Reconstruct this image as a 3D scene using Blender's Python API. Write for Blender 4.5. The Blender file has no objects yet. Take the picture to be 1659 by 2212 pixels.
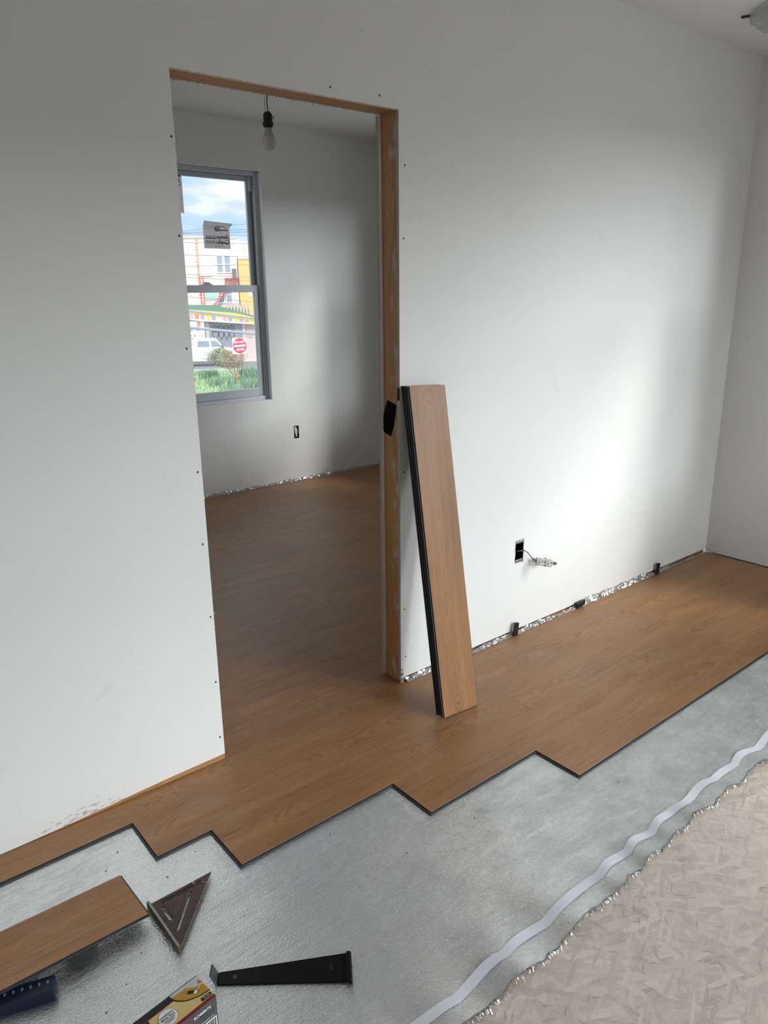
import bpy, bmesh, math, random
import numpy as np
from mathutils import Vector, Matrix, noise as mnoise

random.seed(7)
S = bpy.context.scene
COL = S.collection
PI = math.pi

# ------------------------------------------------------------------ camera
CAM_LOC = Vector((-1.7357, -2.0215, 1.4997))
YAW, PITCH, ROLL = 0.68665, 0.28780, 0.010623
fwd = Vector((math.sin(YAW) * math.cos(PITCH), math.cos(YAW) * math.cos(PITCH), -math.sin(PITCH)))
rgt = Vector((math.cos(YAW), -math.sin(YAW), 0))
dwn = fwd.cross(rgt)
r2 = rgt * math.cos(ROLL) + dwn * math.sin(ROLL)
d2 = -rgt * math.sin(ROLL) + dwn * math.cos(ROLL)
cam = bpy.data.cameras.new('camera')
cam.sensor_fit = 'AUTO'; cam.sensor_width = 36; cam.lens = 1609.0 * 36 / 2212
cam.clip_start = 0.05; cam.clip_end = 400
camo = bpy.data.objects.new('camera', cam); COL.objects.link(camo)
M = Matrix((r2, -d2, -fwd)).transposed().to_4x4(); M.translation = CAM_LOC
camo.matrix_world = M
S.camera = camo

# ------------------------------------------------------------------ colour management
S.view_settings.view_transform = 'Standard'
S.view_settings.look = 'None'
S.view_settings.gamma = 1
S.view_settings.use_curve_mapping = False
S.view_settings.exposure = 0.0

S.cycles.max_bounces = 6; S.cycles.diffuse_bounces = 4; S.cycles.glossy_bounces = 2; S.cycles.transmission_bounces = 4; S.cycles.transparent_max_bounces = 8

# ------------------------------------------------------------------ world: pale blue sky with broken cloud
W = bpy.data.worlds.new('sky'); S.world = W; W.use_nodes = True
nt = W.node_tree; nt.nodes.clear()
wo = nt.nodes.new('ShaderNodeOutputWorld'); bg = nt.nodes.new('ShaderNodeBackground')
tc = nt.nodes.new('ShaderNodeTexCoord'); mp = nt.nodes.new('ShaderNodeMapping')
mp.inputs['Scale'].default_value = (1.0, 1.0, 4.2)
mp.inputs['Location'].default_value = (0.35, 0.1, 0.2)
n1 = nt.nodes.new('ShaderNodeTexNoise'); n1.inputs['Scale'].default_value = 5.5; n1.inputs['Detail'].default_value = 7; n1.inputs['Roughness'].default_value = 0.55
cr = nt.nodes.new('ShaderNodeValToRGB')
cr.color_ramp.elements[0].position = 0.33; cr.color_ramp.elements[0].color = (0.42, 0.74, 0.98, 1)
cr.color_ramp.elements[1].position = 0.58; cr.color_ramp.elements[1].color = (1.25, 1.27, 1.30, 1)
e = cr.color_ramp.elements.new(0.45); e.color = (0.72, 0.83, 0.93, 1)
nt.links.new(tc.outputs['Generated'], mp.inputs['Vector']); nt.links.new(mp.outputs[0], n1.inputs['Vector'])
nt.links.new(n1.outputs[0], cr.inputs[0]); nt.links.new(cr.outputs[0], bg.inputs['Color'])
bg.inputs['Strength'].default_value = 1.2
nt.links.new(bg.outputs[0], wo.inputs[0])

# ------------------------------------------------------------------ sun and daylight
def look_light(o, target):
    o.rotation_euler = (Vector(target) - o.location).to_track_quat('-Z', 'Y').to_euler()
sun = bpy.data.lights.new('sun_offscreen', 'SUN'); sun.energy = 3.2; sun.angle = math.radians(3); sun.color = (1, .98, .95)
suno = bpy.data.objects.new('sun_offscreen', sun); COL.objects.link(suno)
suno.location = (-20, -40, 32); look_light(suno, (0, 0, 0))
# daylight falling in through the windows of the right-hand and rear outside walls
def area(name, loc, target, sx, sy, power, color):
    l = bpy.data.lights.new(name, 'AREA'); l.shape = 'RECTANGLE'; l.size = sx; l.size_y = sy; l.energy = power; l.color = color
    o = bpy.data.objects.new(name, l); COL.objects.link(o); o.location = loc; look_light(o, target)
    return o
area('sky_right_windows_offscreen', (11.8, -14.3, 6.6), (2.4, -0.2, 1.4), 17.0, 6.5, 8600, (0.95, 0.98, 1.0))
area('bright_cloud_right_windows_offscreen', (13.0, -13.0, 13.0), (2.4, 0.2, 1.4), 3.6, 3.6, 3300, (1.0, 0.97, 0.90))
area('sky_rear_windows_offscreen', (3.5, -14.5, 5.0), (0.6, -4.0, 1.6), 9.0, 3.6, 2000, (0.92, 0.97, 1.0))

# ------------------------------------------------------------------ helpers
def lin(c):
    return tuple((x / 12.92 if x <= 0.04045 else ((x + 0.055) / 1.055) ** 2.4) for x in [v / 255 for v in c]) + (1,)

class NB:
    """tiny node builder"""
    def __init__(s, name):
        s.m = bpy.data.materials.new(name); s.m.use_nodes = True
        s.t = s.m.node_tree; s.t.nodes.clear()
        s.out = s.t.nodes.new('ShaderNodeOutputMaterial')
    def n(s, typ, **kw):
        nd = s.t.nodes.new('ShaderNode' + typ)
        for k, v in kw.items():
            if k.startswith('_'):
                setattr(nd, k[1:], v)
        for k, v in kw.items():
            if not k.startswith('_'):
                key = int(k[1:]) if k[0] == 'i' and k[1:].isdigit() else k.replace('__', ' ')
                s.put(nd.inputs[key], v)
        return nd
    def put(s, sock, v):
        if hasattr(v, 'bl_idname') and not isinstance(v, bpy.types.NodeSocket):
            s.t.links.new(v.outputs[0], sock)
        elif isinstance(v, bpy.types.NodeSocket):
            s.t.links.new(v, sock)
        else:
            sock.default_value = v
    def math(s, op, a, b=0.0, c=0.0):
        return s.n('Math', _operation=op, i0=a, i1=b, i2=c)
    def mixc(s, f, a, b, mode='MIX'):
        nd = s.t.nodes.new('ShaderNodeMix'); nd.data_type = 'RGBA'; nd.blend_type = mode
        s.put(nd.inputs[0], f); s.put(nd.inputs[6], a); s.put(nd.inputs[7], b)
        return nd.outputs[2]
    def ramp(s, f, stops, interp='LINEAR'):
        nd = s.t.nodes.new('ShaderNodeValToRGB'); nd.color_ramp.interpolation = interp
        el = nd.color_ramp.elements
        while len(el) > len(stops): el.remove(el[-1])
        while len(el) < len(stops): el.new(0.5)
        for e_, (p_, c_) in zip(el, stops):
            e_.position = p_; e_.color = c_ if len(c_) == 4 else tuple(c_) + (1,)
        s.put(nd.inputs[0], f)
        return nd.outputs[0]
    def obj(s, scale=(1, 1, 1), rot=(0, 0, 0), loc=(0, 0, 0), kind='Object'):
        t = s.n('TexCoord')
        return s.n('Mapping', Vector=t.outputs[kind], Scale=scale, Rotation=rot, Location=loc).outputs[0]
    def noise(s, vec, scale, detail=3, rough=0.5, dist=0.0):
        return s.n('TexNoise', Vector=vec, Scale=scale, Detail=detail, Roughness=rough, Distortion=dist).outputs[0]
    def bsdf(s, **kw):
        b = s.n('BsdfPrincipled', **kw); s.t.links.new(b.outputs[0], s.out.inputs[0]); s.b = b
        return b
    def bump(s, h, strength=0.2, dist=0.01):
        return s.n('Bump', Height=h, Strength=strength, Distance=dist).outputs[0]

def plain(name, col, rough=0.5, metal=0.0, noise_amt=0.06, noise_scale=30, bump=0.0, spec=0.5):
    b = NB(name)
    f = b.noise(b.obj(), noise_scale, 2)
    c = b.mixc(f, tuple(x * (1 - noise_amt) for x in col[:3]) + (1,), tuple(min(1, x * (1 + noise_amt)) for x in col[:3]) + (1,))
    kw = dict(Base__Color=c, Roughness=rough, Metallic=metal)
    p = b.bsdf(**kw); p.inputs['Specular IOR Level'].default_value = spec
    if bump: b.put(p.inputs['Normal'], b.bump(f, bump, 0.003))
    return b.m

def wood(name, dark, light, ring=130, rough=0.42, contrast=1.0, dust=0.0, along='X', knots=False, plaster=False, tint=0.10, mid=0.0):
    """plain-sawn grain: cathedral arches from rings about a wandering pith"""
    b = NB(name)
    t = b.n('TexCoord'); sp = b.n('SeparateXYZ', i0=t.outputs['Object'])
    oi = b.n('ObjectInfo').outputs['Random']
    o = {'X': (0, 1, 2), 'Z': (2, 1, 0), 'Y': (1, 0, 2), 'ZX': (2, 0, 1)}[along]
    U, V, T = sp.outputs[o[0]], sp.outputs[o[1]], sp.outputs[o[2]]
    u = b.math('MULTIPLY_ADD', oi, 71.3, U)
    # wandering pith: depth h(u) and side shift c(u)
    cu = b.n('CombineXYZ', i0=u, i1=b.math('MULTIPLY', oi, 13.7), i2=0.0)
    h = b.n('TexNoise', Vector=cu, Scale=1.25, Detail=1.0).outputs[0]
    h = b.math('MULTIPLY', b.math('SUBTRACT', h, 0.46), 0.30)
    cs = b.n('TexNoise', Vector=b.n('VectorMath', _operation='ADD', i0=cu, i1=(5.1, 9.2, 3.3)).outputs[0], Scale=0.9, Detail=1.0).outputs[0]
    cs = b.math('MULTIPLY_ADD', b.math('SUBTRACT', cs, 0.5), 0.10, b.math('MULTIPLY', b.math('SUBTRACT', oi, 0.5), 0.06))
    v = b.math('ADD', b.math('ADD', V, mid), cs)
    vt = b.math('ADD', v, b.math('MULTIPLY', T, 0.6))
    # fine wander
    w = b.n('CombineXYZ', i0=b.math('MULTIPLY', u, 7.0), i1=b.math('MULTIPLY', V, 45.0), i2=b.math('MULTIPLY', T, 45.0))
    wn = b.n('TexNoise', Vector=w, Scale=1.0, Detail=3.0).outputs[0]
    fib = b.n('TexNoise', Vector=b.n('CombineXYZ', i0=b.math('MULTIPLY', u, 9.0), i1=b.math('MULTIPLY', V, 420.0), i2=b.math('MULTIPLY', T, 420.0)), Scale=1.0, Detail=3.0, Roughness=0.6).outputs[0]
    r = b.math('SQRT', b.math('ADD', b.math('MULTIPLY', vt, vt), b.math('MULTIPLY', h, h)))
    r = b.math('MULTIPLY_ADD', b.math('SUBTRACT', wn, 0.5), 0.010, r)
    r = b.math('MULTIPLY_ADD', b.math('SUBTRACT', fib, 0.5), 0.006, r)
    rk = b.math('MULTIPLY', r, float(ring))
    ph = b.math('FRACT', rk)
    rs = b.n('TexWhiteNoise', _noise_dimensions='1D', W=b.math('FLOOR', rk)).outputs[0]
    ringf = b.ramp(ph, [(0.0, (0.85,) * 3), (0.5, (0.72,) * 3), (0.80, (0.2,) * 3), (0.9, (0.0,) * 3), (1.0, (0.85,) * 3)])
    ringf = b.math('SUBTRACT', 0.8, b.math('MULTIPLY', b.math('SUBTRACT', 0.8, ringf), b.math('MULTIPLY_ADD', rs, 0.85, 0.25)))
    blotch = b.n('TexNoise', Vector=b.n('CombineXYZ', i0=b.math('MULTIPLY', u, 2.2), i1=b.math('MULTIPLY', V, 14.0), i2=0.0), Scale=1.0, Detail=2.0).outputs[0]
    f = b.math('ADD', b.math('MULTIPLY', ringf, 0.42 * contrast), b.math('MULTIPLY', fib, 0.62))
    f = b.math('ADD', f, b.math('MULTIPLY', b.math('SUBTRACT', blotch, 0.5), 0.55))
    col = b.mixc(b.math('MINIMUM', b.math('MAXIMUM', b.math('SUBTRACT', f, 0.12), 0.0), 1.0), dark, light)
    hs = b.n('HueSaturation', Color=col, Value=b.math('MULTIPLY_ADD', b.math('SUBTRACT', oi, 0.5), tint, 1.0))
    col = hs.outputs[0]
    rr = rough
    if knots:
        vo = b.n('TexVoronoi', Vector=b.n('CombineXYZ', i0=b.math('MULTIPLY', u, 3.3), i1=b.math('MULTIPLY', V, 9.0), i2=0.0), Scale=1.0)
        kf = b.ramp(vo.outputs['Distance'], [(0.0, (1,) * 3), (0.07, (0.8,) * 3), (0.12, (0,) * 3)])
        col = b.mixc(kf, col, tuple(x * 0.35 for x in dark[:3]) + (1,))
    if plaster:
        pn = b.noise(b.obj(scale=(1, 1.0, 0.28)), 38, 5, 0.62)
        edge = b.math('MULTIPLY', b.math('SUBTRACT', 0.058, sp.outputs[1]), 5.2)
        pf = b.ramp(b.math('ADD', pn, b.math('MINIMUM', edge, 0.17)), [(0.68, (0,) * 3), (0.78, (0.75,) * 3)])
        col = b.mixc(pf, col, lin((186, 178, 168)))
    if dust:
        wp = b.n('NewGeometry').outputs['Position']
        d1 = b.n('TexNoise', Vector=wp, Scale=2.6, Detail=6.0, Roughness=0.6, Distortion=0.7).outputs[0]
        d2_ = b.n('TexNoise', Vector=b.n('Mapping', Vector=wp, Scale=(6, 24, 1), Rotation=(0, 0, 0.5)).outputs[0], Scale=1.0, Detail=5.0, Roughness=0.65, Distortion=1.4).outputs[0]
        df = b.ramp(b.math('MULTIPLY', b.math('ADD', d1, d2_), 0.5), [(0.50, (0,) * 3), (0.72, (dust,) * 3)])
        sc = b.ramp(d2_, [(0.40, (0.0,) * 3), (0.75, (0.14,) * 3)])
        df2 = b.math('MAXIMUM', df, sc)
        col = b.mixc(df2, col, lin((176, 158, 146)))
        rr = b.math('MULTIPLY_ADD', df2, 0.3, rough)
    p = b.bsdf(Base__Color=col, Roughness=rr)
    b.put(p.inputs['Normal'], b.bump(fib, 0.10, 0.0015))
    return b.m

def link(o, parent=None):
    COL.objects.link(o)
    if parent is not None: o.parent = parent
    return o
def tag(o, label=None, cat=None, group=None, kind=None):
    if label: o['label'] = label
    if cat: o['category'] = cat
    if group: o['group'] = group
    if kind: o['kind'] = kind
    return o
def empty(name, loc=(0, 0, 0), rot=(0, 0, 0)):
    o = bpy.data.objects.new(name, None); o.empty_display_size = 0.05
    o.location = loc; o.rotation_euler = rot
    return link(o)
def thing(name, label, cat, loc=(0, 0, 0), rot=(0, 0, 0), group=None):
    return tag(empty(name, loc, rot), label, cat, group)

class MB:
    """collects shapes into one mesh"""
    def __init__(s): s.v = []; s.f = []; s.mi = []; s.cur = 0
    def mat(s, i): s.cur = i; return s
    def add(s, vs, fs):
        o = len(s.v); s.v += [tuple(v) for v in vs]
        for f in fs: s.f.append([o + i for i in f]); s.mi.append(s.cur)
        return s
    def box(s, a, b, m=None):
        (x0, y0, z0), (x1, y1, z1) = a, b
        vs = [(x0, y0, z0), (x1, y0, z0), (x1, y1, z0), (x0, y1, z0), (x0, y0, z1), (x1, y0, z1), (x1, y1, z1), (x0, y1, z1)]
        if m is not None: vs = [tuple(m @ Vector(v)) for v in vs]
        return s.add(vs, [(0, 3, 2, 1), (4, 5, 6, 7), (0, 1, 5, 4), (1, 2, 6, 5), (2, 3, 7, 6), (3, 0, 4, 7)])
    def prism(s, poly, d0, d1, f=lambda a, b, t: (a, b, t)):
        n = len(poly)
        vs = [f(a, b, d0) for a, b in poly] + [f(a, b, d1) for a, b in poly]
        fs = [tuple(range(n))[::-1], tuple(range(n, 2 * n))] + [(i, (i + 1) % n, n + (i + 1) % n, n + i) for i in range(n)]
        return s.add(vs, fs)
    def tube(s, pts, r, n=8, cap=True):
        pts = [Vector(p) for p in pts]; rs = r if isinstance(r, (list, tuple)) else [r] * len(pts)
        o = len(s.v); up = None
        for i, p in enumerate(pts):
            d = (pts[min(i + 1, len(pts) - 1)] - pts[max(i - 1, 0)]).normalized()
            if up is None: up = Vector((0, 0, 1)) if abs(d.z) < 0.9 else Vector((1, 0, 0))
            a = d.cross(up).normalized(); c = a.cross(d).normalized(); up = c
            for k in range(n):
                t = 2 * PI * k / n
                s.v.append(tuple(p + (a * math.cos(t) + c * math.sin(t)) * rs[i]))
        for i in range(len(pts) - 1):
            for k in range(n):
                s.f.append([o + i * n + k, o + i * n + (k + 1) % n, o + (i + 1) * n + (k + 1) % n, o + (i + 1) * n + k]); s.mi.append(s.cur)
        if cap:
            s.f.append([o + k for k in range(n)][::-1]); s.mi.append(s.cur)
            s.f.append([o + (len(pts) - 1) * n + k for k in range(n)]); s.mi.append(s.cur)
        return s
    def lathe(s, prof, n=24, c=(0, 0, 0)):
        o = len(s.v)
        for r, z in prof:
            for k in range(n):
                t = 2 * PI * k / n
                s.v.append((c[0] + r * math.cos(t), c[1] + r * math.sin(t), c[2] + z))
        for i in range(len(prof) - 1):
            for k in range(n):
                s.f.append([o + i * n + k, o + i * n + (k + 1) % n, o + (i + 1) * n + (k + 1) % n, o + (i + 1) * n + k]); s.mi.append(s.cur)
        s.f.append([o + k for k in range(n)][::-1]); s.mi.append(s.cur)
        s.f.append([o + (len(prof) - 1) * n + k for k in range(n)]); s.mi.append(s.cur)
        return s
    def build(s, name, mats, parent=None, smooth=False, bevel=0.0, seg=2, recalc=True, loc=None, rot=None):
        me = bpy.data.meshes.new(name); me.from_pydata(s.v, [], s.f)
        for m in (mats if isinstance(mats, (list, tuple)) else [mats]): me.materials.append(m)
        for p, i in zip(me.polygons, s.mi): p.material_index = i
        bm = bmesh.new(); bm.from_mesh(me)
        if recalc: bmesh.ops.recalc_face_normals(bm, faces=bm.faces)
        if bevel:
            bmesh.ops.bevel(bm, geom=[e_ for e_ in bm.edges if len(e_.link_faces) == 2 and e_.calc_face_angle(0) > 0.6], offset=bevel, segments=seg, profile=0.5, affect='EDGES')
        bm.to_mesh(me); bm.free()
        if smooth:
            for p in me.polygons: p.use_smooth = True
        me.update()
        o = bpy.data.objects.new(name, me)
        if loc: o.location = loc
        if rot: o.rotation_euler = rot
        return link(o, parent)

def slab(name, a0, a1, b0, b1, t0, t1, holes, f, mats, parent=None):
    """flat slab with rectangular holes; f maps (a, b, t) to xyz"""
    A = sorted({a0, a1} | {x for h in holes for x in h[:2] if a0 < x < a1}); B = sorted({b0, b1} | {x for h in holes for x in h[2:] if b0 < x < b1})
    solid = [[not any(h[0] <= (A[i] + A[i + 1]) / 2 <= h[1] and h[2] <= (B[j] + B[j + 1]) / 2 <= h[3] for h in holes) for j in range(len(B) - 1)] for i in range(len(A) - 1)]
    vi = {}; vs = []; fs = []
    def V(i, j, k):
        if (i, j, k) not in vi: vi[(i, j, k)] = len(vs); vs.append(f(A[i], B[j], t1 if k else t0))
        return vi[(i, j, k)]
    def sol(i, j): return 0 <= i < len(A) - 1 and 0 <= j < len(B) - 1 and solid[i][j]
    for i in range(len(A) - 1):
        for j in range(len(B) - 1):
            if not solid[i][j]: continue
            fs.append((V(i, j, 0), V(i + 1, j, 0), V(i + 1, j + 1, 0), V(i, j + 1, 0)))
            fs.append((V(i, j, 1), V(i, j + 1, 1), V(i + 1, j + 1, 1), V(i + 1, j, 1)))
            if not sol(i - 1, j): fs.append((V(i, j, 0), V(i, j + 1, 0), V(i, j + 1, 1), V(i, j, 1)))
            if not sol(i + 1, j): fs.append((V(i + 1, j, 0), V(i + 1, j, 1), V(i + 1, j + 1, 1), V(i + 1, j + 1, 0)))
            if not sol(i, j - 1): fs.append((V(i, j, 0), V(i, j, 1), V(i + 1, j, 1), V(i + 1, j, 0)))
            if not sol(i, j + 1): fs.append((V(i, j + 1, 0), V(i + 1, j + 1, 0), V(i + 1, j + 1, 1), V(i, j + 1, 1)))
    return MB().add(vs, fs).build(name, mats, parent)

def text_mesh(name, body, size, mat, parent, matrix, extrude=0.0, align='CENTER', mirror=False, sx=1.0, bold=0.0):
    cu = bpy.data.curves.new(name, 'FONT'); cu.body = body; cu.size = size; cu.align_x = align; cu.align_y = 'CENTER'; cu.extrude = extrude; cu.offset = bold
    cu.resolution_u = 3
    to = bpy.data.objects.new(name, cu); COL.objects.link(to)
    dg = bpy.context.evaluated_depsgraph_get()
    me = bpy.data.meshes.new_from_object(to.evaluated_get(dg))
    bpy.data.objects.remove(to); bpy.data.curves.remove(cu)
    me.transform(Matrix.Diagonal(((-sx if mirror else sx), 1, 1, 1)))
    me.name = name; me.materials.clear(); me.materials.append(mat)
    o = bpy.data.objects.new(name, me); link(o, parent); o.matrix_local = matrix
    return o

# ------------------------------------------------------------------ materials
def wall_mat():
    b = NB('painted_drywall')
    wp = b.n('NewGeometry').outputs['Position']
    f = b.n('TexNoise', Vector=wp, Scale=1.3, Detail=1.0).outputs[0]
    c = b.mixc(f, lin((232, 232, 228)), lin((240, 240, 237)))
    # thin patches of primer and scuffed board low on the wall beside the opening
    sp = b.n('SeparateXYZ', i0=wp)
    st = b.n('TexNoise', Vector=b.n('Mapping', Vector=wp, Scale=(26, 1, 95)).outputs[0], Scale=1.0, Detail=3.0, Roughness=0.65).outputs[0]
    mx = b.ramp(b.n('MapRange', Value=sp.outputs[0], i1=-1.5, i2=-0.95).outputs[0], [(0.05, (0,) * 3), (0.42, (0.26,) * 3), (0.60, (0.2,) * 3), (0.9, (0,) * 3)])
    mz = b.n('MapRange', Value=sp.outputs[2], i1=0.10, i2=0.0).outputs[0]
    m = b.ramp(b.math('ADD', st, b.math('MULTIPLY', mx, mz)), [(0.70, (0,) * 3), (0.78, (0.8,) * 3)])
    my = b.math('LESS_THAN', b.math('ABSOLUTE', sp.outputs[1]), 0.02)
    c = b.mixc(b.math('MULTIPLY', m, my), c, lin((176, 160, 146)))
    # faint smudges
    sm = b.n('TexNoise', Vector=wp, Scale=5.0, Detail=3.0, Roughness=0.7, Distortion=0.6).outputs[0]
    c = b.mixc(b.ramp(sm, [(0.64, (0,) * 3), (0.8, (0.12,) * 3)]), c, lin((150, 145, 140)))
    p = b.bsdf(Base__Color=c, Roughness=0.62)
    p.inputs['Specular IOR Level'].default_value = 0.35
    return b.m
MAT = {}
MAT['wall'] = wall_mat()
MAT['ceiling'] = plain('ceiling_paint', lin((236, 236, 232)), 0.8, noise_amt=0.02, noise_scale=3)
MAT['wall2'] = plain('warm_white_paint', lin((236, 236, 232)), 0.6, noise_amt=0.02, noise_scale=3, spec=0.35)
MAT['gypsum'] = plain('gypsum_core', lin((178, 170, 158)), 0.9, noise_amt=0.25, noise_scale=90, bump=0.3)
MAT['paper'] = plain('torn_board_paper', lin((196, 186, 172)), 0.9, noise_amt=0.2, noise_scale=120)
MAT['plank'] = wood('oak_vinyl_plank', lin((104, 66, 34)), lin((190, 138, 84)), ring=105, rough=0.38, dust=0.40, contrast=0.95, mid=0.09)
MAT['plank_new'] = wood('oak_vinyl_plank_unused', lin((104, 66, 34)), lin((190, 138, 84)), ring=105, rough=0.40, contrast=0.9, along='ZX', mid=0.083)
MAT['core'] = plain('stone_core', lin((58, 61, 62)), 0.55, noise_amt=0.15, noise_scale=200)
MAT['core_light'] = plain('stone_core_lip', lin((58, 61, 62)), 0.55, noise_amt=0.1, noise_scale=200)
MAT['stud'] = wood('framing_pine', lin((138, 94, 52)), lin((210, 162, 106)), ring=90, rough=0.6, along='Z', plaster=True, knots=True)
MAT['header'] = wood('framing_pine_header', lin((138, 94, 52)), lin((210, 162, 106)), ring=90, rough=0.6, along='X', knots=True)
MAT['plate'] = wood('framing_pine_plate', lin((138, 94, 52)), lin((210, 162, 106)), ring=110, rough=0.7, along='X')
MAT['black'] = plain('black_plastic', lin((20, 20, 21)), 0.45, noise_amt=0.2, noise_scale=60)
MAT['black_matte'] = plain('black_cloth_tape', lin((9, 9, 9)), 0.8, spec=0.1)
MAT['vinyl'] = plain('white_vinyl', lin((198, 201, 208)), 0.35, noise_amt=0.02)
MAT['vinyl_dark'] = plain('grey_window_track', lin((118, 124, 134)), 0.45)
MAT['white_plastic'] = plain('white_plastic', lin((228, 224, 218)), 0.3, noise_amt=0.03)
MAT['steel'] = plain('galvanised_steel', lin((176, 178, 178)), 0.35, 0.9, noise_amt=0.2, noise_scale=80)
MAT['brass'] = plain('brass_screw', lin((178, 142, 92)), 0.35, 0.9)
MAT['void'] = plain('dark_box_inside', lin((12, 12, 12)), 0.7)
MAT['screw'] = plain('drywall_screw', lin((56, 56, 58)), 0.5, 0.6)
def paper_mat():
    b = NB('white_paper')
    c = b.mixc(b.noise(b.obj(), 30, 3), lin((214, 210, 208)), lin((232, 228, 226)))
    b.t.links.new(b.n('MixShader', i0=0.72, i1=b.n('BsdfDiffuse', Color=c), i2=b.n('BsdfTranslucent', Color=c)).outputs[0], b.out.inputs[0]); return b.m
MAT['paper_white'] = paper_mat()
MAT['ink'] = plain('black_ink', lin((26, 24, 26)), 0.7, noise_amt=0.02)
MAT['ink_grey'] = plain('grey_ink', lin((120, 118, 118)), 0.7, noise_amt=0.02)

def glass_mat(name='window_glass', tint=(0.97, 0.985, 1.0)):
    b = NB(name)
    tr = b.n('BsdfTransparent', Color=tint + (1,)); gl = b.n('BsdfGlossy', Roughness=0.02)
    # thin even pale film added to veil the view outside with haze
    df = b.n('BsdfDiffuse', Color=(0.9, 0.92, 0.95, 1)); tl = b.n('BsdfTranslucent', Color=(0.9, 0.92, 0.95, 1))
    film = b.n('MixShader', i0=0.5, i1=df, i2=tl)
    m0 = b.n('MixShader', i0=0.07, i1=tr, i2=film)
    fc = b.n('LayerWeight', Blend=0.5).outputs['Facing']
    fr = b.math('MULTIPLY_ADD', b.math('POWER', fc, 5.0), 0.9, 0.03)
    mx = b.n('MixShader', i0=fr, i1=m0, i2=gl)
    b.t.links.new(mx.outputs[0], b.out.inputs[0])
    return b.m
MAT['glass'] = glass_mat()

def foil_mat(name, dusty):
    b = NB(name)
    wp = b.n('NewGeometry').outputs['Position']
    sp = b.n('SeparateXYZ', i0=wp)
    fibre = b.n('TexNoise', Vector=b.n('Mapping', Vector=wp, Scale=(190, 380, 50), Rotation=(0, 0, 0.25)).outputs[0], Scale=1.0, Detail=2.0, Roughness=0.65).outputs[0]
    ridge = b.n('TexNoise', Vector=b.n('Mapping', Vector=wp, Scale=(9, 62, 5), Rotation=(0, 0, 0.12)).outputs[0], Scale=1.0, Detail=2.0, Distortion=0.3).outputs[0]
    broad = b.n('TexNoise', Vector=b.n('Mapping', Vector=wp, Scale=(3.0, 5.0, 1)).outputs[0], Scale=1.0, Detail=1.0).outputs[0]
    hgt = b.math('ADD', b.math('MULTIPLY', fibre, 0.36), b.math('MULTIPLY_ADD', ridge, 0.42, b.math('MULTIPLY', broad, 3.4)))
    if dusty:
        d1 = b.n('TexNoise', Vector=b.n('Mapping', Vector=wp, Scale=(2.4, 3.4, 1), Rotation=(0, 0, 0.5)).outputs[0], Scale=1.0, Detail=7.0, Roughness=0.66, Distortion=0.5).outputs[0]
        d2_ = b.n('TexNoise', Vector=wp, Scale=26.0, Detail=5.0, Roughness=0.7).outputs[0]
        # dust tracked about by boots: heavier along the walked side, clean by the work corner
        grad = b.n('MapRange', Value=sp.outputs[0], i1=-1.0, i2=-0.1, i3=-0.20, i4=0.14).outputs[0]
        dd = b.math('ADD', b.math('ADD', b.math('MULTIPLY', d1, 0.75), b.math('MULTIPLY', d2_, 0.30)), grad)
        # boot smears
        smr = b.n('TexNoise', Vector=b.n('Mapping', Vector=wp, Scale=(3.2, 16, 1), Rotation=(0, 0, -0.55)).outputs[0], Scale=1.0, Detail=6.0, Roughness=0.7, Distortion=1.6).outputs[0]
        dd = b.math('MULTIPLY_ADD', b.math('SUBTRACT', smr, 0.5), 0.55, dd)
        df = b.ramp(dd, [(0.36, (0.0,) * 3), (0.74, (1,) * 3)])
        df = b.math('MULTIPLY_ADD', df, 0.66, 0.12)
    else:
        df = 0.1
    metal = b.bsdf(Base__Color=(0.93, 0.95, 0.96, 1) if dusty else (0.48, 0.47, 0.46, 1), Metallic=1.0, Roughness=0.17 if dusty else 0.3)
    rb = b.bump(hgt, 0.75 if dusty else 0.3, 0.006)
    b.put(metal.inputs['Normal'], rb)
    dn = b.mixc(b.n('TexNoise', Vector=wp, Scale=9.0, Detail=6.0, Roughness=0.7).outputs[0], lin((128, 130, 127)), lin((234, 236, 234)))
    dif = b.n('BsdfDiffuse', Color=dn, Roughness=0.6, Normal=rb)
    mx = b.n('MixShader', i0=df, i1=metal, i2=dif)
    b.t.links.new(mx.outputs[0], b.out.inputs[0])
    return b.m
MAT['foil'] = foil_mat('dusty_foil_underlayment', True)
MAT['foil_edge'] = foil_mat('shiny_foil_edge', False)
MAT['tape'] = plain('white_adhesive_tape', lin((222, 222, 230)), 0.35, noise_amt=0.04, noise_scale=20)

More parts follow.
